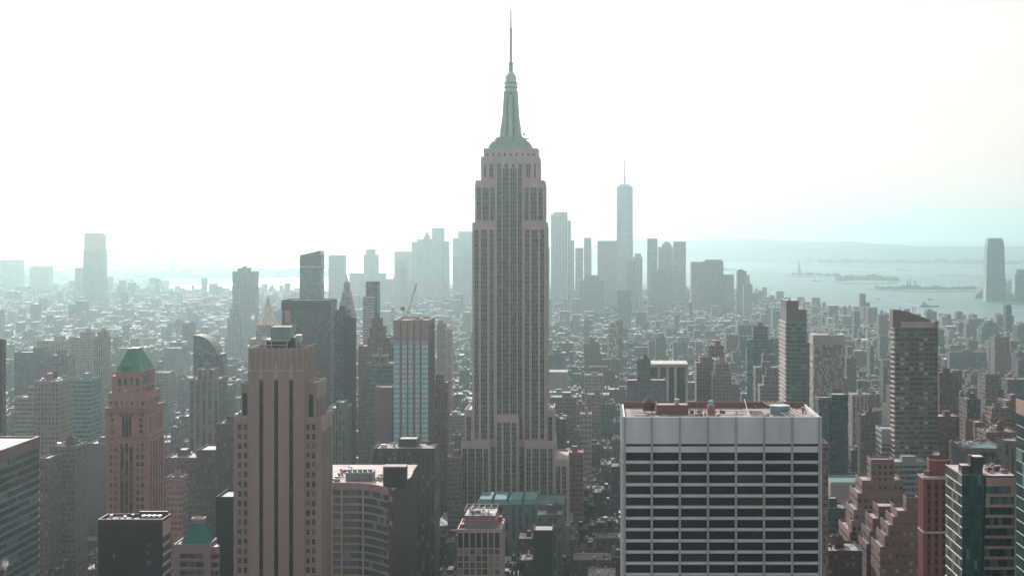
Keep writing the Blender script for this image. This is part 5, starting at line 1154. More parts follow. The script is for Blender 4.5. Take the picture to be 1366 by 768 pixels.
_last = [q for q in COL.objects if q.get('label', '').startswith('light blue grey office')][0]; b.build('top_band', _last)
T('office_block', 'lower teal banded wing of the pale blue block, behind the tan stepped building', 'office building', 1190, 1238, 618, 1060, 24, 'ribbon', (.33, .40, .39), 3, 3.8, vis=700)
T('brick_tower', 'broad dark maroon brick building with setbacks right of the sloping-top tower', 'building', 1253, 1279, 508, 1420, 30, 'punched', (.18, .10, .10), 2.8, 3.5, vis=590, tiers=((1253, 1275, 498, 5),), short='the maroon brick building')
T('loft_building', 'maroon brick slab below the broad maroon building', 'building', 1249, 1280, 557, 1240, 26, 'punched', (.20, .11, .105), 3, 3.6, vis=600)
T('apartment_tower', 'dark tower with sunlit striped left side right of the maroon building', 'apartment tower', 1290, 1308, 534, 1330, 0, 'punched', (.13, .115, .115), 3, 3.4, xs=1279, vis=590, tank=1, short='the dark side-lit tower')
T('loft_building', 'brown slab with sunlit pink left side below the dark side-lit tower', 'building', 1288, 1298, 563, 1200, 0, 'wall', (.26, .15, .13), xs=1285, vis=590)
T('loft_building', 'brown windowed loft right of the narrow brown slab', 'building', 1301, 1313, 565, 1210, 22, 'punched', (.22, .145, .13), 3, 3.5, vis=590)
T('loft_building', 'tan block with big blank bulkhead near the right edge', 'building', 1322, 1348, 557, 1290, 30, 'paired', (.32, .22, .19), 3, 3.6, vis=590, tiers=((1323, 1347, 545, 6),))
T('loft_building', 'tall brown block touching the green glass tower at right edge', 'building', 1343, 1362, 536, 1340, 30, 'paired', (.25, .18, .16), 3, 3.6, vis=590)
T('loft_building', 'brown roofed block with rooftop tanks above the teal hall roof', 'building', 1316, 1356, 578, 1150, 30, 'paired', (.25, .17, .15), 3, 3.6, vis=600, tank=2, plant=8)
T('market_hall', 'broad dark hall with teal roof and steel gantries behind the pink-banded block', 'building', 1287, 1340, 600, 1050, 46, 'vertical', (.22, .22, .21), 5, 5, vis=640, roof=(.06, .15, .15), plant=14, bulk=False, short='the teal-roofed hall')
T('stone_block', 'grey stone building with pale hipped roof near right edge', 'building', 1340, 1362, 590, 1010, 20, 'vertical', (.26, .25, .25), 3, 4, vis=640, bulk=False)
T('pointed_slab', 'hazy brown tower with bright wedge-shaped left side, far right', 'apartment tower', 1327, 1347, 450, 2600, 30, 'punched', (.27, .18, .17), 3, 3.5, xs=1321, vis=500, short='the bright wedge tower')
T('apartment_block', 'long hazy grey slab left of the bright wedge tower', 'building', 1267, 1316, 470, 2750, 24, 'punched', (.20, .20, .21), 3, 3.5, vis=495)
T('apartment_tower', 'hazy brown stepped tower by the far right waterfront', 'apartment tower', 1289, 1303, 433, 3700, 24, 'punched', (.24, .20, .20), 3, 3.5, vis=450, tiers=((1292, 1300, 427, 4),))
T('glass_block', 'teal stepped block by the far right waterfront', 'building', 1310, 1333, 436, 3600, 40, 'glazed', (.16, .24, .24), 3, 3.6, vis=455, tiers=((1313, 1330, 431, 4),))
T('glass_block', 'teal block on the waterfront at the right edge', 'building', 1357, 1380, 434, 3500, 40, 'glazed', (.18, .26, .26), 3, 3.6, vis=455)
T('apartment_tower', 'pale teal tower peeping out behind the sloping-top brown tower', 'tower', 1236, 1250, 416, 4000, 30, 'ribbon', (.22, .36, .38), 3, 3.6, vis=440)
T('shed', 'low white teal-roofed hall in front of the dark teal glass tower', 'building', 1108, 1158, 645, 1060, 30, 'wall', (.50, .50, .49), vis=690, bulk=False, roof=(.05, .18, .17), short='the teal-roofed white hall')
T('office_block', 'white block with tall window openings right of the mottled pink tower', 'building', 1137, 1158, 527, 1700, 26, 'vertical', (.50, .48, .46), 4, 4, vis=560)
T('loft_building', 'brown block with red rooftop box right of the dark teal glass tower', 'building', 1150, 1172, 555, 1420, 24, 'paired', (.22, .15, .14), 3, 3.6, vis=600, tiers=((1155, 1169, 550, 5),))
T('loft_building', 'dark corner building with two rooftop tanks, lower right of the wide pale slab', 'building', 1104, 1150, 737, 800, 26, 'punched', (.13, .08, .07), 3, 3.7, vis=770, tank=2, plant=6)
T('glass_block', 'small dark teal glass block right of the narrow brown tower', 'building', 1103, 1131, 680, 960, 22, 'dark_curtain', (.05, .12, .12), 2.6, 3.7, vis=735, plant=6)
# hazy blocks between
T('apartment_tower', 'brown twin-winged apartment tower in haze right of the central skyscraper', 'apartment tower', 779, 800, 459, 2350, 22, 'paired', (.24, .18, .18), 3, 3.3, vis=490, tiers=((787, 794, 452, 4),))
T('apartment_tower', 'teal-topped tan tower in haze above the pale slab roof', 'tower', 810, 825, 448, 2600, 24, 'mosaic', (.30, .26, .22), 3, 3.3, vis=480, tiers=((811, 824, 436, 1),))
T('loft_building', 'long white loft building with big windows, mid right of the central skyscraper', 'building', 780, 804, 501, 1900, 26, 'paired', (.45, .44, .43), 4, 4.2, vis=540)
T('loft_building', 'tan loft with small square penthouse below the long white loft', 'building', 784, 802, 527, 1700, 24, 'paired', (.34, .28, .25), 3.4, 4, vis=575)
T('loft_building', 'wide brown store building with teal roof right of the central skyscraper', 'building', 733, 769, 531, 1720, 36, 'paired', (.28, .22, .20), 3.4, 4, vis=560, roof=(.12, .22, .22))
T('stone_block', 'cream cornered building with small pediment right of the central skyscraper', 'building', 774, 789, 553, 1560, 20, 'paired', (.55, .50, .46), 4, 5, vis=575)
T('loft_building', 'red gabled stone building at the right foot of the central skyscraper', 'building', 758, 778, 605, 1330, 24, 'paired', (.42, .24, .20), 3.4, 4, vis=640, roof=(.45, .18, .15))
T('warehouse', 'long low white hall in haze just right of the central skyscraper', 'building', 731, 757, 497, 2150, 50, 'wall', (.42, .43, .43), vis=510, bulk=False)

# downtown cluster far off in the haze
def dt(label, x0, x1, yt, Y, D, mat='far_wall', col=(.34, .38, .385), **k):
    k.setdefault('bulk', False); k.setdefault('vis', 392); return T('far_tower', label, 'tower', x0, x1, yt, Y, D, mat, tuple(min(.7, c * 1.75) for c in col), 5, 4, group='hazy downtown towers', **k)  # wall colours lightened to stand in for denser haze
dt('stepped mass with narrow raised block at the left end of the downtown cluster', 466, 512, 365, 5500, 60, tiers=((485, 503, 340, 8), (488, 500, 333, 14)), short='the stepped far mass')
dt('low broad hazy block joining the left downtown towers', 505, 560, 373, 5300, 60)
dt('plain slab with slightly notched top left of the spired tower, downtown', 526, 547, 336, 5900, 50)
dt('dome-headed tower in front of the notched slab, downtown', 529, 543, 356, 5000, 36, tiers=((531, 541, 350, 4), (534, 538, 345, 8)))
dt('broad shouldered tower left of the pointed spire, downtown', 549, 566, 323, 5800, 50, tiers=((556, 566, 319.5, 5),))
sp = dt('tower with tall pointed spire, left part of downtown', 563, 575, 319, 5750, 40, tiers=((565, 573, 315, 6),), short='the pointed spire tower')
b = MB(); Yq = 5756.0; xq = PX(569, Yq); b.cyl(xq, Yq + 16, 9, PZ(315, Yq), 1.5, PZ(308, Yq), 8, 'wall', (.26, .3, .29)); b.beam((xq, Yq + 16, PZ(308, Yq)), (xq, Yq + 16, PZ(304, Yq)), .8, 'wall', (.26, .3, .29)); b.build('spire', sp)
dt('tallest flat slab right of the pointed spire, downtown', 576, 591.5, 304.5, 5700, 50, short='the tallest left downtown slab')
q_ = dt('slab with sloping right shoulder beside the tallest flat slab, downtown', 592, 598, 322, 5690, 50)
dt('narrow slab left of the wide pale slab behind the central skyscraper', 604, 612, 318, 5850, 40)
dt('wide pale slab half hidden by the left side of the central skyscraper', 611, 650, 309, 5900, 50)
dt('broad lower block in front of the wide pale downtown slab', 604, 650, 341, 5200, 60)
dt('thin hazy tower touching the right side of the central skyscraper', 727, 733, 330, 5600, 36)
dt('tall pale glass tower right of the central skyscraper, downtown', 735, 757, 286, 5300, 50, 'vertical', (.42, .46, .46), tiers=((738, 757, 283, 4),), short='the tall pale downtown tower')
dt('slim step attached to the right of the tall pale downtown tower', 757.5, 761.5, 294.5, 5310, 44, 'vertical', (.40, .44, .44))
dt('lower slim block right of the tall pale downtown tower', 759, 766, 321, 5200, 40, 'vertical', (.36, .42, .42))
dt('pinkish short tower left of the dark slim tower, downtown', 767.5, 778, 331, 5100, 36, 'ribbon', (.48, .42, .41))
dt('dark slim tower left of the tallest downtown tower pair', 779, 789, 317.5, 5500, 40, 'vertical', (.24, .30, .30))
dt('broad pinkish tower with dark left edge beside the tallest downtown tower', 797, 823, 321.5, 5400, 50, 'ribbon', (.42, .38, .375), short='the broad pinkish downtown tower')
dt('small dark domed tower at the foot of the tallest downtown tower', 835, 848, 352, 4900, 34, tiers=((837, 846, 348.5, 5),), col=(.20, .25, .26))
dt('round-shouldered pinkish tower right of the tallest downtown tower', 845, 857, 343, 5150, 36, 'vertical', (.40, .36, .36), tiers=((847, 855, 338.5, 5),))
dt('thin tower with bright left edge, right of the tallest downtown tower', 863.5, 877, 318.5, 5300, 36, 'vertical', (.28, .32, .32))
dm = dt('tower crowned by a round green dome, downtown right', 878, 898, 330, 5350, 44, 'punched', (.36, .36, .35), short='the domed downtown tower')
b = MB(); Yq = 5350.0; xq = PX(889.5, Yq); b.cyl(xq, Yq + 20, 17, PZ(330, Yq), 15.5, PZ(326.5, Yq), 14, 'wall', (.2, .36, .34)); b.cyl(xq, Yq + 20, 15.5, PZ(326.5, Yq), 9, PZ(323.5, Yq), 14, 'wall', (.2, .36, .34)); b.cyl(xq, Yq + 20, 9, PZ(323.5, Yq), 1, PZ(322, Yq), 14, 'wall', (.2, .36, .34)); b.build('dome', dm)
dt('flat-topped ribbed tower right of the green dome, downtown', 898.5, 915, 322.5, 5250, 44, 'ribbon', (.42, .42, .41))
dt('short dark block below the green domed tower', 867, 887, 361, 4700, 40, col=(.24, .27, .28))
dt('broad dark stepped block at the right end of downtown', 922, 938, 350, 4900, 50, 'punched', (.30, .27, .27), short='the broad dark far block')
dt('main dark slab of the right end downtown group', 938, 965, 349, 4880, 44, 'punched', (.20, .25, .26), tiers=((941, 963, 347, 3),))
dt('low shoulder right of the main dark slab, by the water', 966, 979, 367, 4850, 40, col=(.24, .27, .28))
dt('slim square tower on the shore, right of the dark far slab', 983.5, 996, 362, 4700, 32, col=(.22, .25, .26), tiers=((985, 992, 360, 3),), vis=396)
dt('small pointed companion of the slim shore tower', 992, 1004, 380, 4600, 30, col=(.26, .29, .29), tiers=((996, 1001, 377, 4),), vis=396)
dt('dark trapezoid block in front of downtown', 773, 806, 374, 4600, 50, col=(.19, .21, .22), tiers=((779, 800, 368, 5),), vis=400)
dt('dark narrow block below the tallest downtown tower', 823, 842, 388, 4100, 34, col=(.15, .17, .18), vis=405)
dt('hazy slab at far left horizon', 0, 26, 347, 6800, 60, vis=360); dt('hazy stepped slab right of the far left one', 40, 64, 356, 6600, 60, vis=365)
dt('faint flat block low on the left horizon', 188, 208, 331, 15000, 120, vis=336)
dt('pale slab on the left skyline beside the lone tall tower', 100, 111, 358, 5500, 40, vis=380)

# tallest downtown tower with mast
def far_supertall():
    Y = 5900.0; b = MB(); x0, x1 = PX(822.5, Y), PX(844.5, Y); w_ = x1 - x0; cx, cyy = (x0 + x1) / 2, Y + w_ / 2; z0, z1 = PZ(372, Y), PZ(249, Y); hb, ht = w_ / 2, w_ / 2 * .98
    base = [(cx - hb, cyy - hb), (cx + hb, cyy - hb), (cx + hb, cyy + hb), (cx - hb, cyy + hb)]; top = [(cx, cyy - ht), (cx + ht, cyy), (cx, cyy + ht), (cx - ht, cyy)]
    b.box(x0, x1, Y, Y + w_, 2, z0, 'ribbon', (.40, .54, .55), None, None, 4, 4)  # glass colours here and below are lightened in place of haze
    for k in range(4):
        a, c = base[k], base[(k + 1) % 4]; t_ = top[k]; t2 = top[(k + 1) % 4]
        b.face([(a[0], a[1], z0), (c[0], c[1], z0), (t_[0], t_[1], z1)], 'ribbon', (.50, .66, .67), [(0, 0), (14, 0), (7, 80)]); b.face([(c[0], c[1], z0), (t2[0], t2[1], z1), (t_[0], t_[1], z1)], 'ribbon', (.30, .44, .45), [(7, 0), (14, 80), (0, 80)])
    b.face([(q[0], q[1], z1) for q in top], 'roof', (.3, .33, .33))
    o = b.build('supertall_tower'); tag(o, 'tallest downtown tower, pale tapering glass with thin mast', 'tower')
    b = MB(); b.cyl(cx, cyy, hb * .8, z1, hb * .8, z1 + 6, 12, 'metal', (.3, .36, .36)); b.cyl(cx, cyy, 18, z1 + 6, 18, z1 + 9, 12, 'metal', (.4, .44, .44)); b.cyl(cx, cyy, 4.0, z1, 3.0, PZ(236, Y), 8, 'metal', (.3, .34, .34)); b.cyl(cx, cyy, 2.6, PZ(236, Y), 1.8, PZ(213, Y), 8, 'metal', (.3, .34, .34)); b.cyl(cx, cyy, 4, PZ(236, Y), 4, PZ(235, Y), 8, 'metal', (.3, .34, .34)); b.build('mast', o)
    claim(x0, x1, Y, Y + w_, 392); LAND.append(('the tallest downtown tower', 833, 249))
far_supertall()

def riverside_tower():
    Y = 6300.0; b = MB(); c = (.20, .30, .31)
    for x0, x1, yt, ins in ((1315, 1342, 331, 0), (1317, 1340.5, 319.5, 2)):
        b.frustum(PX(x0, Y), PX(x1, Y), Y + ins, Y + 50, 2 if ins == 0 else PZ(331, Y), PX(x0 + 2, Y), PX(x1 - 2, Y), Y + ins + 3, Y + 47, PZ(yt, Y), 'glazed', c, bay=4, fl=4)
    for px in (1320, 1333): b.box(PX(px, Y), PX(px + 4, Y), Y - 2, Y + 4, 2, PZ(330, Y), 'glazed', (.35, .42, .42), bay=4, fl=4)
    b.box(PX(1320, Y), PX(1338, Y), Y + 8, Y + 40, PZ(319.5, Y), PZ(317.5, Y), 'wall', (.4, .44, .44))
    o = b.build('supertall_tower'); tag(o, 'tall rounded teal glass tower alone across the river, far right', 'tower'); claim(PX(1314, Y), PX(1342, Y), Y, Y + 50, 400); LAND.append(('the lone riverside tower', 1328, 320))
riverside_tower()
dt('low teal tower right of the lone riverside tower', 1354, 1372, 366, 6300, 50, 'glazed', (.2, .3, .31), tiers=((1356, 1370, 360, 6),)); dt('low hazy blocks between the riverside towers', 1342, 1353, 392, 6350, 50, vis=400)

# ---------------------------------------------------------------- harbour: islands, statue, bridge, boats
def island(name, pts, z=3.0):
    return flat(name, [GP(*q) for q in pts], z, 'far_land', (.09, .095, .085), under=-.5)
island('statue_island', [(1045, 368), (1052, 366.6), (1080, 366.2), (1112, 367), (1128, 368.5), (1100, 369.4), (1062, 369.6)])
island('harbour_island', [(1110, 376.5), (1125, 372), (1180, 371.3), (1198, 374), (1198, 378), (1150, 379.2), (1118, 378.6)])
island('pier_island', [(1156, 386), (1170, 384.8), (1210, 384.2), (1285, 383), (1303, 384.5), (1303, 388.5), (1240, 390), (1190, 388.6), (1168, 387.2)])
island('breakwater_land', [(1250, 367.6), (1290, 369), (1306, 374), (1312, 380), (1302, 385), (1330, 384), (1370, 378), (1370, 366), (1300, 366.5)])

def treeline(name, label, pts, n, h, seed, kind='stuff'):
    """low wooded, built-over mass: many small irregular clumps"""
    r = random.Random(seed); b = MB()
    for k in range(n):
        f = r.random() * (len(pts) - 1); i = int(f); f -= i
        px = pts[i][0] + (pts[i + 1][0] - pts[i][0]) * f; py = pts[i][1] + (pts[i + 1][1] - pts[i][1]) * f + r.uniform(-.8, .8); Y = ground_y(py); x = PX(px, Y); s = h * r.uniform(.5, 1.3)
        g = r.uniform(.7, 1.3); c = (.045 * g, .06 * g, .045 * g)
        if r.random() < .25: b.box(x - s, x + s, Y, Y + s, 2, 2 + s * r.uniform(.8, 1.5), 'wall', (.25 * g, .2 * g, .18 * g))
        else: b.cyl(x, Y, s * 1.1, 2, s * .8, 2 + s * .7, 6, 'wall', c, a0=r.random()); b.cyl(x, Y, s * .8, 2 + s * .7, s * .2, 2 + s * 1.2, 6, 'wall', c, a0=r.random())
    return tag(b.build(name), label, kind=kind)
treeline('treeline', 'dark trees along the statue island', [(1056, 367.3), (1085, 367.2), (1112, 368), (1120, 368.6)], 90, 11, 1)
treeline('treeline', 'dark trees and low roofs on the middle harbour island', [(1118, 375.5), (1135, 373.5), (1165, 373.4), (1196, 375.5)], 160, 16, 2)
treeline('treeline', 'trees and sheds along the pier island', [(1165, 386), (1210, 386), (1250, 386.5), (1300, 386)], 150, 9, 3)
treeline('treeline', 'low buildings and trees on the far peninsula', [(1065, 349), (1120, 349), (1180, 351), (1260, 351), (1366, 353)], 260, 22, 4)
treeline('treeline', 'hazy built-up river bank at the right edge', [(1305, 398), (1330, 396), (1366, 392), (1366, 402)], 90, 16, 5)
def pier_hall():
    Y = ground_y(386); b = MB(); cx = PX(1216, Y); b.box(cx - 45, cx + 45, Y, Y + 30, 2, 20, 'wall', (.30, .18, .15), 'roof', (.2, .2, .2))
    o = b.build('ferry_terminal'); tag(o, 'small brick hall with corner turrets on the pier island', 'building'); b = MB()
    for dx in (-18, 18): b.cyl(cx + dx, Y + 4, 5, 20, 5, 36, 8, 'wall', (.3, .2, .17)); b.cyl(cx + dx, Y + 4, 5.6, 36, .2, 47, 8, 'wall', (.2, .3, .28), cap=False)
    b.cyl(cx - 3, Y + 12, 3.5, 20, 2.5, 52, 8, 'wall', (.3, .2, .17)); b.build('turrets', o)
pier_hall()
def statue():
    Y = ground_y(367.6); cx = PX(1066, Y); s = Y / F; b = MB()
    for k in range(11): a = 2 * math.pi * k / 11; pass
    b.cyl(cx, Y, 40, 2, 38, 12, 11, 'wall', (.32, .28, .25)); b.frustum(cx - 15, cx + 15, Y - 15, Y + 15, 12, cx - 9, cx + 9, Y - 9, Y + 9, 40, 'wall', (.36, .32, .29)); b.box(cx - 11, cx + 11, Y - 11, Y + 11, 40, 43, 'wall', (.36, .32, .29), bottom=True)
    o = b.build('statue'); tag(o, 'robed statue with raised torch on its star-shaped island', 'statue')
    prof = [(7, 43), (6.6, 52), (5.6, 62), (4.6, 70), (5.0, 76), (4.2, 80), (1.8, 83)]; b = MB(); g = (.16, .30, .26)
    for (r0, za), (r1, zb) in zip(prof[:-1], prof[1:]): b.cyl(cx, Y, r0, za, r1, zb, 10, 'wall', g, cap=False)
    b.cyl(cx, Y, 1.8, 83, 2.8, 86, 10, 'wall', g, cap=False); b.cyl(cx, Y, 2.8, 86, 1.6, 90, 10, 'wall', g)
    for k in range(7): a = math.pi * (k + .5) / 7; b.beam((cx + 2 * math.cos(a), Y, 89), (cx + 5 * math.cos(a), Y, 89 + 4 * math.sin(a)), .25, 'wall', g)
    b.beam((cx - 4, Y, 79), (cx - 6.5, Y, 99), 1.3, 'wall', g, 6); b.cyl(cx - 6.6, Y, 1.6, 98.5, 2.2, 100.5, 8, 'wall', g); b.cyl(cx - 6.6, Y, 1.2, 100.5, .2, 104, 8, 'wall', (.6, .5, .2), cap=False); b.beam((cx + 4, Y, 77), (cx + 6, Y - 3, 68), 1.4, 'wall', g, 6); b.box(cx + 4, cx + 8, Y - 4, Y - 3, 66, 73, 'wall', g, bottom=True)
    b.build('figure', o)
statue()
def bridge():
    Y = 15500.0; b = MB(); g = (.06, .07, .075); xt = [PX(349, Y), PX(470, Y)]; zt, zd = PZ(312, Y), PZ(331.5, Y)
    b.box(PX(290, Y), PX(530, Y), Y - 15, Y + 15, zd - 4, zd + 3, 'wall', g, bottom=True)
    o = b.build('suspension_bridge'); tag(o, 'faint long suspension bridge on the left horizon', 'bridge')
    for x in xt:
        b = MB(); h = 22
        for s in (-1, 1): b.box(x + s * h - 6, x + s * h + 6, Y - 12, Y + 12, 0, zt, 'wall', g)
        b.box(x - h - 6, x + h + 6, Y - 10, Y + 10, zt - 16, zt - 3, 'wall', g, bottom=True); b.box(x - h, x + h, Y - 10, Y + 10, zd - 10, zd - 4.1, 'wall', g, bottom=True); b.build('bridge_tower', o)
    b = MB(); n = 24
    def cable(xa, za, xb, zb, sag):
        pts = [(xa + (xb - xa) * k / n, Y, za + (zb - za) * k / n - sag * 4 * (k / n) * (1 - k / n)) for k in range(n + 1)]
        for p0, p1 in zip(pts[:-1], pts[1:]): b.beam(p0, p1, 3.0, 'wall', g)
        for p0 in pts[1:-1:2]: b.beam(p0, (p0[0], Y, zd), 1.0, 'wall', g)
    cable(xt[0], zt, xt[1], zt, zt - zd - 8); cable(PX(295, Y), zd, xt[0], zt, 25); cable(xt[1], zt, PX(525, Y), zd, 25); b.build('cables', o)
bridge()
def boat(name, label, px, py, L, H, hull, cab, n_deck=2):
    Y = ground_y(py); x = PX(px, Y); b = MB()
    b.hexa([(x - L * .46, Y - 5, .1), (x + L * .42, Y - 5, .1), (x + L * .42, Y + 5, .1), (x - L * .46, Y + 5, .1), (x - L * .5, Y - 6, H * .35), (x + L * .5, Y - 2, H * .42), (x + L * .5, Y + 2, H * .42), (x - L * .5, Y + 6, H * .35)], 'wall', hull)
    o = b.build(name); tag(o, label, 'boat'); b = MB()
    for k in range(n_deck): b.box(x - L * (.42 - .05 * k), x - L * (.05 + .08 * k), Y - 4 + k, Y + 4 - k, H * (.36 + .3 * k), H * (.66 + .3 * k), 'wall', cab)
    b.cyl(x - L * .28, Y, L * .02, H * (.3 + .3 * n_deck), L * .02, H * (.6 + .3 * n_deck), 8, 'wall', (.3, .1, .08)); b.build('cabin', o)
    return o
boat('ship', 'dark cargo ship with bridge at its stern, harbour right', 1240, 409.5, 72, 15, (.10, .12, .13), (.34, .36, .36), 3)
boat('ferry', 'small ferry above the cargo ship', 1241, 400, 26, 8, (.2, .3, .3), (.5, .5, .5)); boat('ferry', 'small bright boat leading a white wake, harbour right', 1171, 399.5, 20, 6, (.5, .5, .5), (.8, .8, .78)); boat('ferry', 'low ferry left of the middle harbour island', 1090, 375.5, 60, 10, (.2, .24, .25), (.35, .38, .38)); boat('barge', 'flat barge by the far peninsula', 1204, 360.3, 110, 14, (.18, .2, .2), (.3, .3, .3), 1); boat('ship', 'dark ship on the water right of downtown', 971, 360.5, 150, 22, (.12, .15, .15), (.3, .33, .33), 2)
b = MB(); a_, c_ = GP(1173, 399.8), GP(1228, 407); a2, c2 = GP(1174, 400.3), GP(1228, 408.4); b.face([(a_[0], a_[1], .12), (a2[0], a2[1], .12), (c2[0], c2[1], .12), (c_[0], c_[1], .12)], 'wall', (.55, .6, .6)); tag(b.build('wake'), 'long pale wake behind the small boat', kind='stuff')
# ---------------------------------------------------------------- the low city between the towers
RB = random.Random(77)
PAL = [(.24, .12, .09), (.30, .16, .12), (.20, .11, .09), (.36, .29, .24), (.42, .37, .32), (.33, .31, .29), (.18, .17, .17), (.10, .10, .105), (.50, .47, .44), (.27, .21, .18), (.14, .19, .19), (.38, .26, .21)]
PN = ['brick red', 'reddish', 'dark red', 'tan', 'sandstone', 'grey', 'dark grey', 'blackish', 'white', 'brown', 'teal grey', 'pinkish']
ROOFS = [(.30, .28, .27), (.50, .48, .46), (.20, .19, .18), (.07, .07, .07), (.12, .11, .105), (.26, .18, .165), (.74, .72, .70)]
PAL = [tuple(v * .50 for v in c) for c in PAL]
RN = ['pale', 'white', 'grey', 'black', 'dark', 'pinkish', 'bright white']
RI = [0, 0, 1, 2, 2, 3, 3, 3, 4, 4, 4, 5, 5, 6]
STY = ['punched', 'paired', 'vertical', 'ribbon', 'punched', 'paired']
GRIDY = 560.0
shore = sorted([(x, y) for x, y in city_shore])
def shore_y(x):
    for (xa, ya), (xb, yb) in zip(shore[:-1], shore[1:]):
        if xa <= x <= xb: return ya + (yb - ya) * (x - xa) / max(1e-6, xb - xa)
    return shore[0][1] if x < shore[0][0] else 2400
def blocked(x0, x1, y0, y1):
    return any(x0 < q[1] + 1.5 and x1 > q[0] - 1.5 and y0 < q[3] + 1.5 and y1 > q[2] - 1.5 for q in FOOT)
def cap_height(x0, x1, y0, y1, h):
    """keep the low city from covering what stands behind it in the street view"""
    pa = min(VPX + x0 * F / y0, VPX + x0 * F / y1); pb = max(VPX + x1 * F / y0, VPX + x1 * F / y1)
    for q in FOOT:
        if q[2] > y0 and pa < q[5] and pb > q[4]:
            h = min(h, CZ - (q[6] - EYE) * y0 / F)
    return h
FILL = []
def gen_fill():
    for i in range(len(AVE) - 1):
        ax0, ax1 = AVE[i] + AW / 2, AVE[i + 1] - AW / 2
        for j in range(int((6900 - GRIDY) / BP)):
            by0 = GRIDY + j * BP + SW / 2; by1 = by0 + BP - SW; ex = 0 if by0 < 2000 else 6.5
            ax0, ax1 = AVE[i] + AW / 2 - ex, AVE[i + 1] - AW / 2 + ex
            if by0 < 700: continue
            if ax1 < -by1 * .40 - 20 or ax0 > by1 * .29 + 20: continue
            mean = 23 if by0 < 1900 else 20 if by0 < 3000 else 16
            for row in (0, 1):
                x = ax0
                while x < ax1 - 7:
                    wd = min(RB.choice((6.5, 7.5, 8, 9, 11, 14, 18, 26)), ax1 - x); ya = by0 + (0 if row == 0 else (by1 - by0) / 2 + .5); yb = ya + (by1 - by0) / 2 - RB.choice((.5, 3, 6))
                    h = mean * math.exp(RB.gauss(0, .48)) + 4
                    if RB.random() < (.10 if by0 < 3000 else .05) and wd > 13: h *= RB.uniform(1.6, 3.0)
                    h = min(h, 115 if by0 < 2500 else 95)
                    x0, x1 = x, x + wd - RB.choice((0.05, .05, .4)); x += wd
                    if by1 > shore_y(x0) - 30 or by1 > shore_y(x1) - 30: continue
                    if blocked(x0, x1, ya, yb): continue
                    h = cap_height(x0, x1, ya, yb, h)
                    if by0 < 1330: h = min(h, CZ - (686 + 12 * RB.random() - EYE) * ya / F, 48)
                    if h < 7: continue
                    pxm = VPX + (x0 + x1) / 2 * F / ya; pyt = EYE + (CZ - h) * F / ya
                    if pxm < -40 or pxm > 1410 or pyt > 775: continue
                    FILL.append([x0, x1, ya, yb, h, RB.randrange(len(PAL)), RB.choice(RI), RB.choice(STY), RB.random(), pxm, pyt])
gen_fill(); print('FILL', len(FILL))
# Brooklyn and the far shores
def far_fill(pts_fn, n, ymin, ymax, hmean, xa, xb, b, r):
    for k in range(n):
        y = 1 / (1 / ymax + (1 / ymin - 1 / ymax) * r.random()); x = (r.uniform(xa, xb) - VPX) * y / F
        if not pts_fn(VPX + x * F / y, EYE + CZ * F / y): continue
        w = r.uniform(12, 45) * (1 + y / 16000); d = r.uniform(14, 40); h = hmean * math.exp(r.gauss(0, .5)) * (2.2 if r.random() < .04 else 1); g = r.uniform(.8, 1.15); c = PAL[r.randrange(len(PAL))]; rc = ROOFS[r.randrange(len(ROOFS))]
        b.box(x, x + w, y, y + d, 1.9, 2 + h, 'punched', tuple(q * g for q in c), 'roof', rc, 4, 4)

# which ones show largest: walk outwards from the camera keeping the skyline seen so far
TOPS = []
for o in COL.objects:
    if o.get('category') and o.type == 'MESH' and '_o' in o:
        bb = [o.matrix_basis @ Vector(c) for c in o.bound_box]; TOPS.append((min(v.x for v in bb), max(v.x for v in bb), min(v.y for v in bb), max(v.z for v in bb)))
sky_line = np.full(1366, 775.0); scores = []
items = sorted([(q[2], 0, q) for q in FILL if q[2] < 3800] + [(t_[2], 1, t_) for t_ in TOPS], key=lambda v: (v[0], v[1]))
for y, kind_, q in items:
    x0, x1 = q[0], q[1]; z = q[4] if kind_ == 0 else q[3]
    a_ = int(max(0, min(1366, VPX + x0 * F / y))); c_ = int(max(0, min(1366, VPX + x1 * F / y))); pyt = EYE + (CZ - z) * F / y
    if c_ <= a_: continue
    if kind_ == 0:
        vis = np.maximum(0, np.minimum(sky_line[a_:c_], EYE + CZ * F / y) - pyt).sum()
        scores.append((vis, len(scores), q))
    sky_line[a_:c_] = np.minimum(sky_line[a_:c_], pyt)
scores.sort(key=lambda v: -v[0])
N_IND = 172
IND = [q for v, _, q in scores[:N_IND] if v > 20]
ids = {id(q) for q in IND}; print('IND', len(IND), scores[len(IND) - 1][0])

def block_label(q):
    x0, x1, ya, yb, h, ci, ri, sty, rnd, pxm, pyt = q
    nb = sorted(LAND, key=lambda l: abs(l[1] - pxm) + .7 * abs(l[2] + 40 - pyt))[0]
    wpx = (x1 - x0) * F / ya; size = 'narrow' if wpx < 13 else 'wide' if wpx > 26 else 'mid-sized'; tall = 'low' if h < 24 else 'tall' if h > 60 else 'medium-height'
    rel = 'below' if pyt > nb[2] + 90 and abs(nb[1] - pxm) < 30 else ('left of' if pxm < nb[1] else 'right of')
    return size, tall, PN[ci], RN[ri], rel, nb[0]
seen = {}
for q in IND: seen.setdefault(block_label(q), []).append(q)
ORD = ['nearest', 'second nearest', 'third nearest', 'fourth nearest', 'fifth nearest', 'sixth nearest', 'seventh nearest', 'eighth nearest']
FEAT = [(.0, 'with water tank'), (.35, 'with roof shed'), (.6, 'with flat bare roof'), (.8, 'with cluttered roof')]
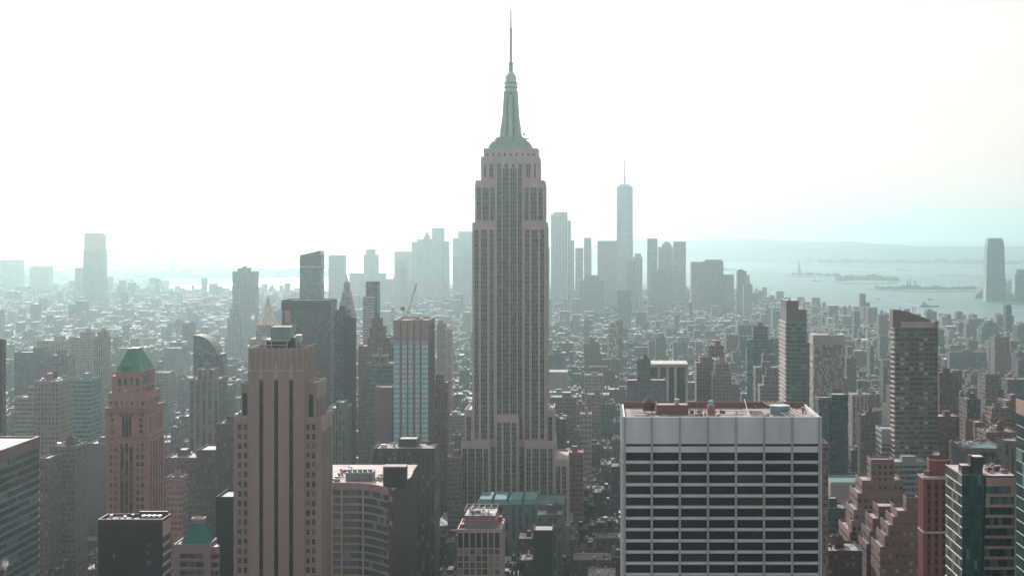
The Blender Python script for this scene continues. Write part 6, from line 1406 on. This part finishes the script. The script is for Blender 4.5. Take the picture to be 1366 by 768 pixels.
for key, L in seen.items():
    for n, q in enumerate(sorted(L, key=lambda v: v[2])):
        x0, x1, ya, yb, h, ci, ri, sty, rnd, pxm, pyt = q
        size, tall, cn, rn, rel, nb = key
        g = (.85 + .3 * rnd) * (.6 if ya < 1450 else 1); col = tuple(c * g for c in PAL[ci]); b = MB()  # near blocks coloured darker, part of the haze contrast put into colour
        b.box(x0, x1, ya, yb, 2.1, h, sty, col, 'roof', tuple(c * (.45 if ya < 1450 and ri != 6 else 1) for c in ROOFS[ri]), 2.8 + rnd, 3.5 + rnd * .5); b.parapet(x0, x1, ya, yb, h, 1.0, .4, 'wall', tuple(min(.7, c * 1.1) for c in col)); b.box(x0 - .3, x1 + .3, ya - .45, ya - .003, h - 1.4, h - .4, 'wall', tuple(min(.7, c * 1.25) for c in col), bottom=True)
        o = b.build(('loft_building', 'row_building', 'apartment_block', 'office_block')[int(rnd * 3.99)])
        feat = [f for t_, f in FEAT if rnd >= t_][-1]
        lab = f"{size} {tall} {cn} block {feat}, {rel} {nb}" if n == 0 and len(L) == 1 else f"{ORD[min(n, 7)]} {size} {cn} block {feat}, {rel} {nb}"
        if len(lab.split()) > 14: lab = lab.replace(' ' + feat, '')
        tag(o, lab, 'building', 'low blocks of the street grid')
        w, d = x1 - x0, yb - ya
        if rnd < .35: water_tank(o, x0 + w * .4, ya + d * .5, h, .9, (.16, .11, .09) if rnd < .2 else (.3, .26, .24)); 
        if w > 6 and (rnd < .6): bulkhead(o, x0 + w * .55, x0 + w * .85, ya + d * .4, ya + d * .8, h, h + 3.4, col)
        if rnd >= .2: roof_plant(o, x0 + 1, x1 - 1, ya + 1, yb - 1, h, 12 if rnd > .8 else 6 if rnd < .6 else 3, int(rnd * 999), .6, 2.0)

# make labels unique where two still read the same
cnt = {}
for o in COL.objects:
    if o.get('label') and o.get('category'): cnt.setdefault(o['label'], []).append(o)
for lab, L in cnt.items():
    if len(L) > 1:
        L.sort(key=lambda o: (VPX + o.location.x * F / o.location.y))
        for k, o in enumerate(L): o['label'] = ('leftmost ', 'next rightward ', 'third rightward ', 'fourth rightward ', 'fifth rightward ')[min(k, 4)] + lab

# everything too small or too many to name one by one
b = MB()
for q in FILL:
    if id(q) in ids: continue
    x0, x1, ya, yb, h, ci, ri, sty, rnd, pxm, pyt = q
    g = (.85 + .3 * rnd) * (.6 if ya < 1450 else 1 if ya < 3200 else 1.5); col = tuple(c * g for c in PAL[ci]); w, d = x1 - x0, yb - ya; rfc = tuple(c * (.45 if ya < 1450 and ri != 6 else 1) for c in ROOFS[ri])  # walls coloured darker near and paler far to imitate deeper haze
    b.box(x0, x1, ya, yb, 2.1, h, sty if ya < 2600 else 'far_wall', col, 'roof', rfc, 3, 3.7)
    for k in range(3 if ya < 2600 else 2 if ya < 4200 else 1):
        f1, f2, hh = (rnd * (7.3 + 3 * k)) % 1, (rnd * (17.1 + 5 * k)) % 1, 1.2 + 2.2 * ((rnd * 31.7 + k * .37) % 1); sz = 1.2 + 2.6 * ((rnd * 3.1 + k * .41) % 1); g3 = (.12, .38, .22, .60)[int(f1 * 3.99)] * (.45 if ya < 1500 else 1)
        cxx, cyy_ = x0 + 1 + (w - 2) * f1, ya + 1 + (d - 2) * f2; b.box(cxx - sz / 2, cxx + sz / 2, cyy_ - sz / 2, cyy_ + sz / 2, h, h + hh, 'wall', (g3, g3 * .97, g3 * .95), 'metal', (g3, g3, g3))
    if ya < 3600:
        if ya < 2000: b.parapet(x0, x1, ya, yb, h, 1.0, .4, 'wall', tuple(min(.7, c * 1.1) for c in col))
        if w > 7: b.box(x0 + w * (.2 + .3 * rnd), x0 + w * (.45 + .3 * rnd), ya + d * .3, ya + d * .65, h, h + 2.5 + 2 * rnd, 'wall', tuple(c * .9 for c in col), 'roof', ROOFS[(ri + 1) % 7])
        if rnd > .55: g2 = rnd; b.box(x0 + w * .1, x0 + w * .2, ya + d * .2, ya + d * .4, h, h + 1.8, 'metal', (.5, .5, .49), 'roof', (.7, .68, .66))
        if rnd < .25 and ya < 2600: cx, cyq = x0 + w * .75, ya + d * .4; b.cyl(cx, cyq, 2, h + 2.5, 1.9, h + 6, 8, 'wall', (.2, .14, .11)); b.cyl(cx, cyq, 2.1, h + 6, 0, h + 7.6, 8, 'wall', (.15, .1, .08), cap=False); [b.beam((cx + sx, cyq + sy, h), (cx + sx, cyq + sy, h + 2.6), .15, 'metal', (.1, .1, .1)) for sx in (-1.2, 1.2) for sy in (-1.2, 1.2)]
tag(b.build('distant_city_blocks', origin=(0, 0, 0)), 'thousands of low hazy blocks between and beyond the towers', kind='stuff')
r = random.Random(5); b = MB()
far_fill(lambda px, py: (359.5 < py < 371) or (371 <= py < 388 and px < 205) or (338 < py < 350 and px < 440) or (350 <= py < 358 and px < 300), 4600, 7600, 21000, 8, -60, 430, b, r)
far_fill(lambda px, py: 343 < py < 352, 500, 13500, 19000, 14, 1070, 1366, b, r); far_fill(lambda px, py: 380 < py < 402 and px > 1322, 160, 6400, 9000, 20, 1320, 1400, b, r)
tag(b.build('far_shore_houses', origin=(0, 0, 0)), 'tiny hazy rooftops on the land across the water', kind='stuff')

# shore piers on the right bank of the city
b = MB()
for k, px in enumerate(range(1095, 1366, 9)):
    x = None
    for (xa, ya), (xb, yb) in zip(shore[:-1], shore[1:]):
        Y = ya + (yb - ya) * .5
    yy = ground_y(421 + (px - 1120) * .083 - 1); x = PX(px, yy); b.box(x, x + 14, yy, yy + 150, .5, 4 if k % 3 else 12, 'wall', (.3, .3, .3) if k % 2 else (.42, .42, .42), 'roof', (.5, .5, .5))
tag(b.build('piers', origin=(0, 0, 0)), 'row of low river piers along the right shore', kind='stuff')

# ---------------------------------------------------------------- steam
def steam(label, x, y, z, s, n, seed, lean=(1, .2), dens=.25):
    r = random.Random(seed); bm = bmesh.new()
    for k in range(0):
        f = k / max(1, n - 1); c = Vector((x + lean[0] * f * s * 2 + r.uniform(-.4, .4) * s, y + r.uniform(-.3, .3) * s, z + f * s * lean[1] * 4 + r.uniform(-.2, .3) * s))
        m_ = Matrix.Translation(c) @ Matrix.Diagonal((s * r.uniform(.35, .8), s * r.uniform(.35, .7), s * r.uniform(.25, .55), 1)); bmesh.ops.create_icosphere(bm, subdivisions=2, radius=1, matrix=m_)
    me = bpy.data.meshes.new('steam'); f_end = Vector((x + lean[0] * s * 2, y, z + s * lean[1] * 4)); c = (Vector((x, y, z)) + f_end) / 2; L_ = (f_end - Vector((x, y, z))).length / 2
    q_ = (f_end - Vector((x, y, z))).normalized().to_track_quat('X', 'Z').to_matrix().to_4x4()
    bmesh.ops.create_icosphere(bm, subdivisions=3, radius=1, matrix=q_ @ Matrix.Diagonal((L_ + s * .6, s * .9, s * .75, 1)))
    bm.to_mesh(me); bm.free(); o = bpy.data.objects.new('steam', me); COL.objects.link(o); o.location = c; me.materials.append(MATS['steam']); tag(o, label, kind='stuff')
    return o
m = bpy.data.materials.new('steam'); m.use_nodes = True; MATS['steam'] = m; t = m.node_tree; t.nodes.clear(); out = t.nodes.new('ShaderNodeOutputMaterial'); pv = t.nodes.new('ShaderNodeVolumePrincipled')
pv.inputs['Color'].default_value = (.98, .97, .97, 1); pv.inputs['Anisotropy'].default_value = .2; t.links.new(pv.outputs[0], out.inputs['Volume']); pv.inputs['Density Attribute'].default_value = ''
tc = t.nodes.new('ShaderNodeTexCoord'); nz = t.nodes.new('ShaderNodeTexNoise'); nz.inputs['Scale'].default_value = 3.2; nz.inputs['Detail'].default_value = 6; nz.inputs['Roughness'].default_value = .65; nz.inputs['Distortion'].default_value = 1.4; t.links.new(tc.outputs['Generated'], nz.inputs[0])
sb = t.nodes.new('ShaderNodeVectorMath'); sb.operation = 'DISTANCE'; sb.inputs[1].default_value = (.5, .5, .5); t.links.new(tc.outputs['Generated'], sb.inputs[0])
fall = math_node(t, 'SUBTRACT', 1.0, math_node(t, 'MULTIPLY', sb.outputs['Value'], 2.0)); den = math_node(t, 'MAXIMUM', math_node(t, 'SUBTRACT', math_node(t, 'ADD', nz.outputs[0], math_node(t, 'MULTIPLY', fall, .40)), .74), 0.0)
t.links.new(math_node(t, 'MULTIPLY', den, 2.6), pv.inputs['Density'])
steam('steam drifting over the cooling tower on the pale slab roof', PX(1033, 612), 612, PZ(545, 612), 3.0, 9, 1, (1.0, .15))
steam('white steam above the dark red brick tower', PX(1241, 780), 780, PZ(612, 780), 3.2, 9, 2, (1.0, .4))
steam('white steam puff at the lower left corner', PX(2, 690), 690, PZ(766, 690), 4.5, 9, 3, (.4, .5))
steam('steam plume on distant roofs right of the crane', PX(588, 2400), 2400, PZ(432, 2400), 7, 8, 4, (1.5, -.1))
steam('steam plume left of the gold spire', PX(334, 2300), 2300, PZ(432, 2300), 8, 9, 5, (.5, .6))

# ---------------------------------------------------------------- haze
def haze():
    b = MB(); b.box(-44000, 44000, -1000, 70000, -1.0, 548, 'wall', bottom=True)
    o = b.build('haze', origin=(0, 0, 0)); o.data.materials.clear(); tag(o, 'pale teal sea haze filling the air over the city', kind='stuff')
    m = bpy.data.materials.new('haze'); m.use_nodes = True; t = m.node_tree; t.nodes.clear(); out = t.nodes.new('ShaderNodeOutputMaterial'); pv = t.nodes.new('ShaderNodeVolumePrincipled')
    pv.inputs['Density'].default_value = HAZE_DENSITY; pv.inputs['Color'].default_value = HAZE_COLOR; pv.inputs['Anisotropy'].default_value = HAZE_ANISO; pv.inputs['Density Attribute'].default_value = ''
    t.links.new(pv.outputs[0], out.inputs['Volume']); o.data.materials.append(m)
    try: m.cycles.homogeneous_volume = True
    except Exception: pass
    return o
haze()
for o in COL.objects:
    for k in ('_o', '_lab'):
        if k in o: del o[k]
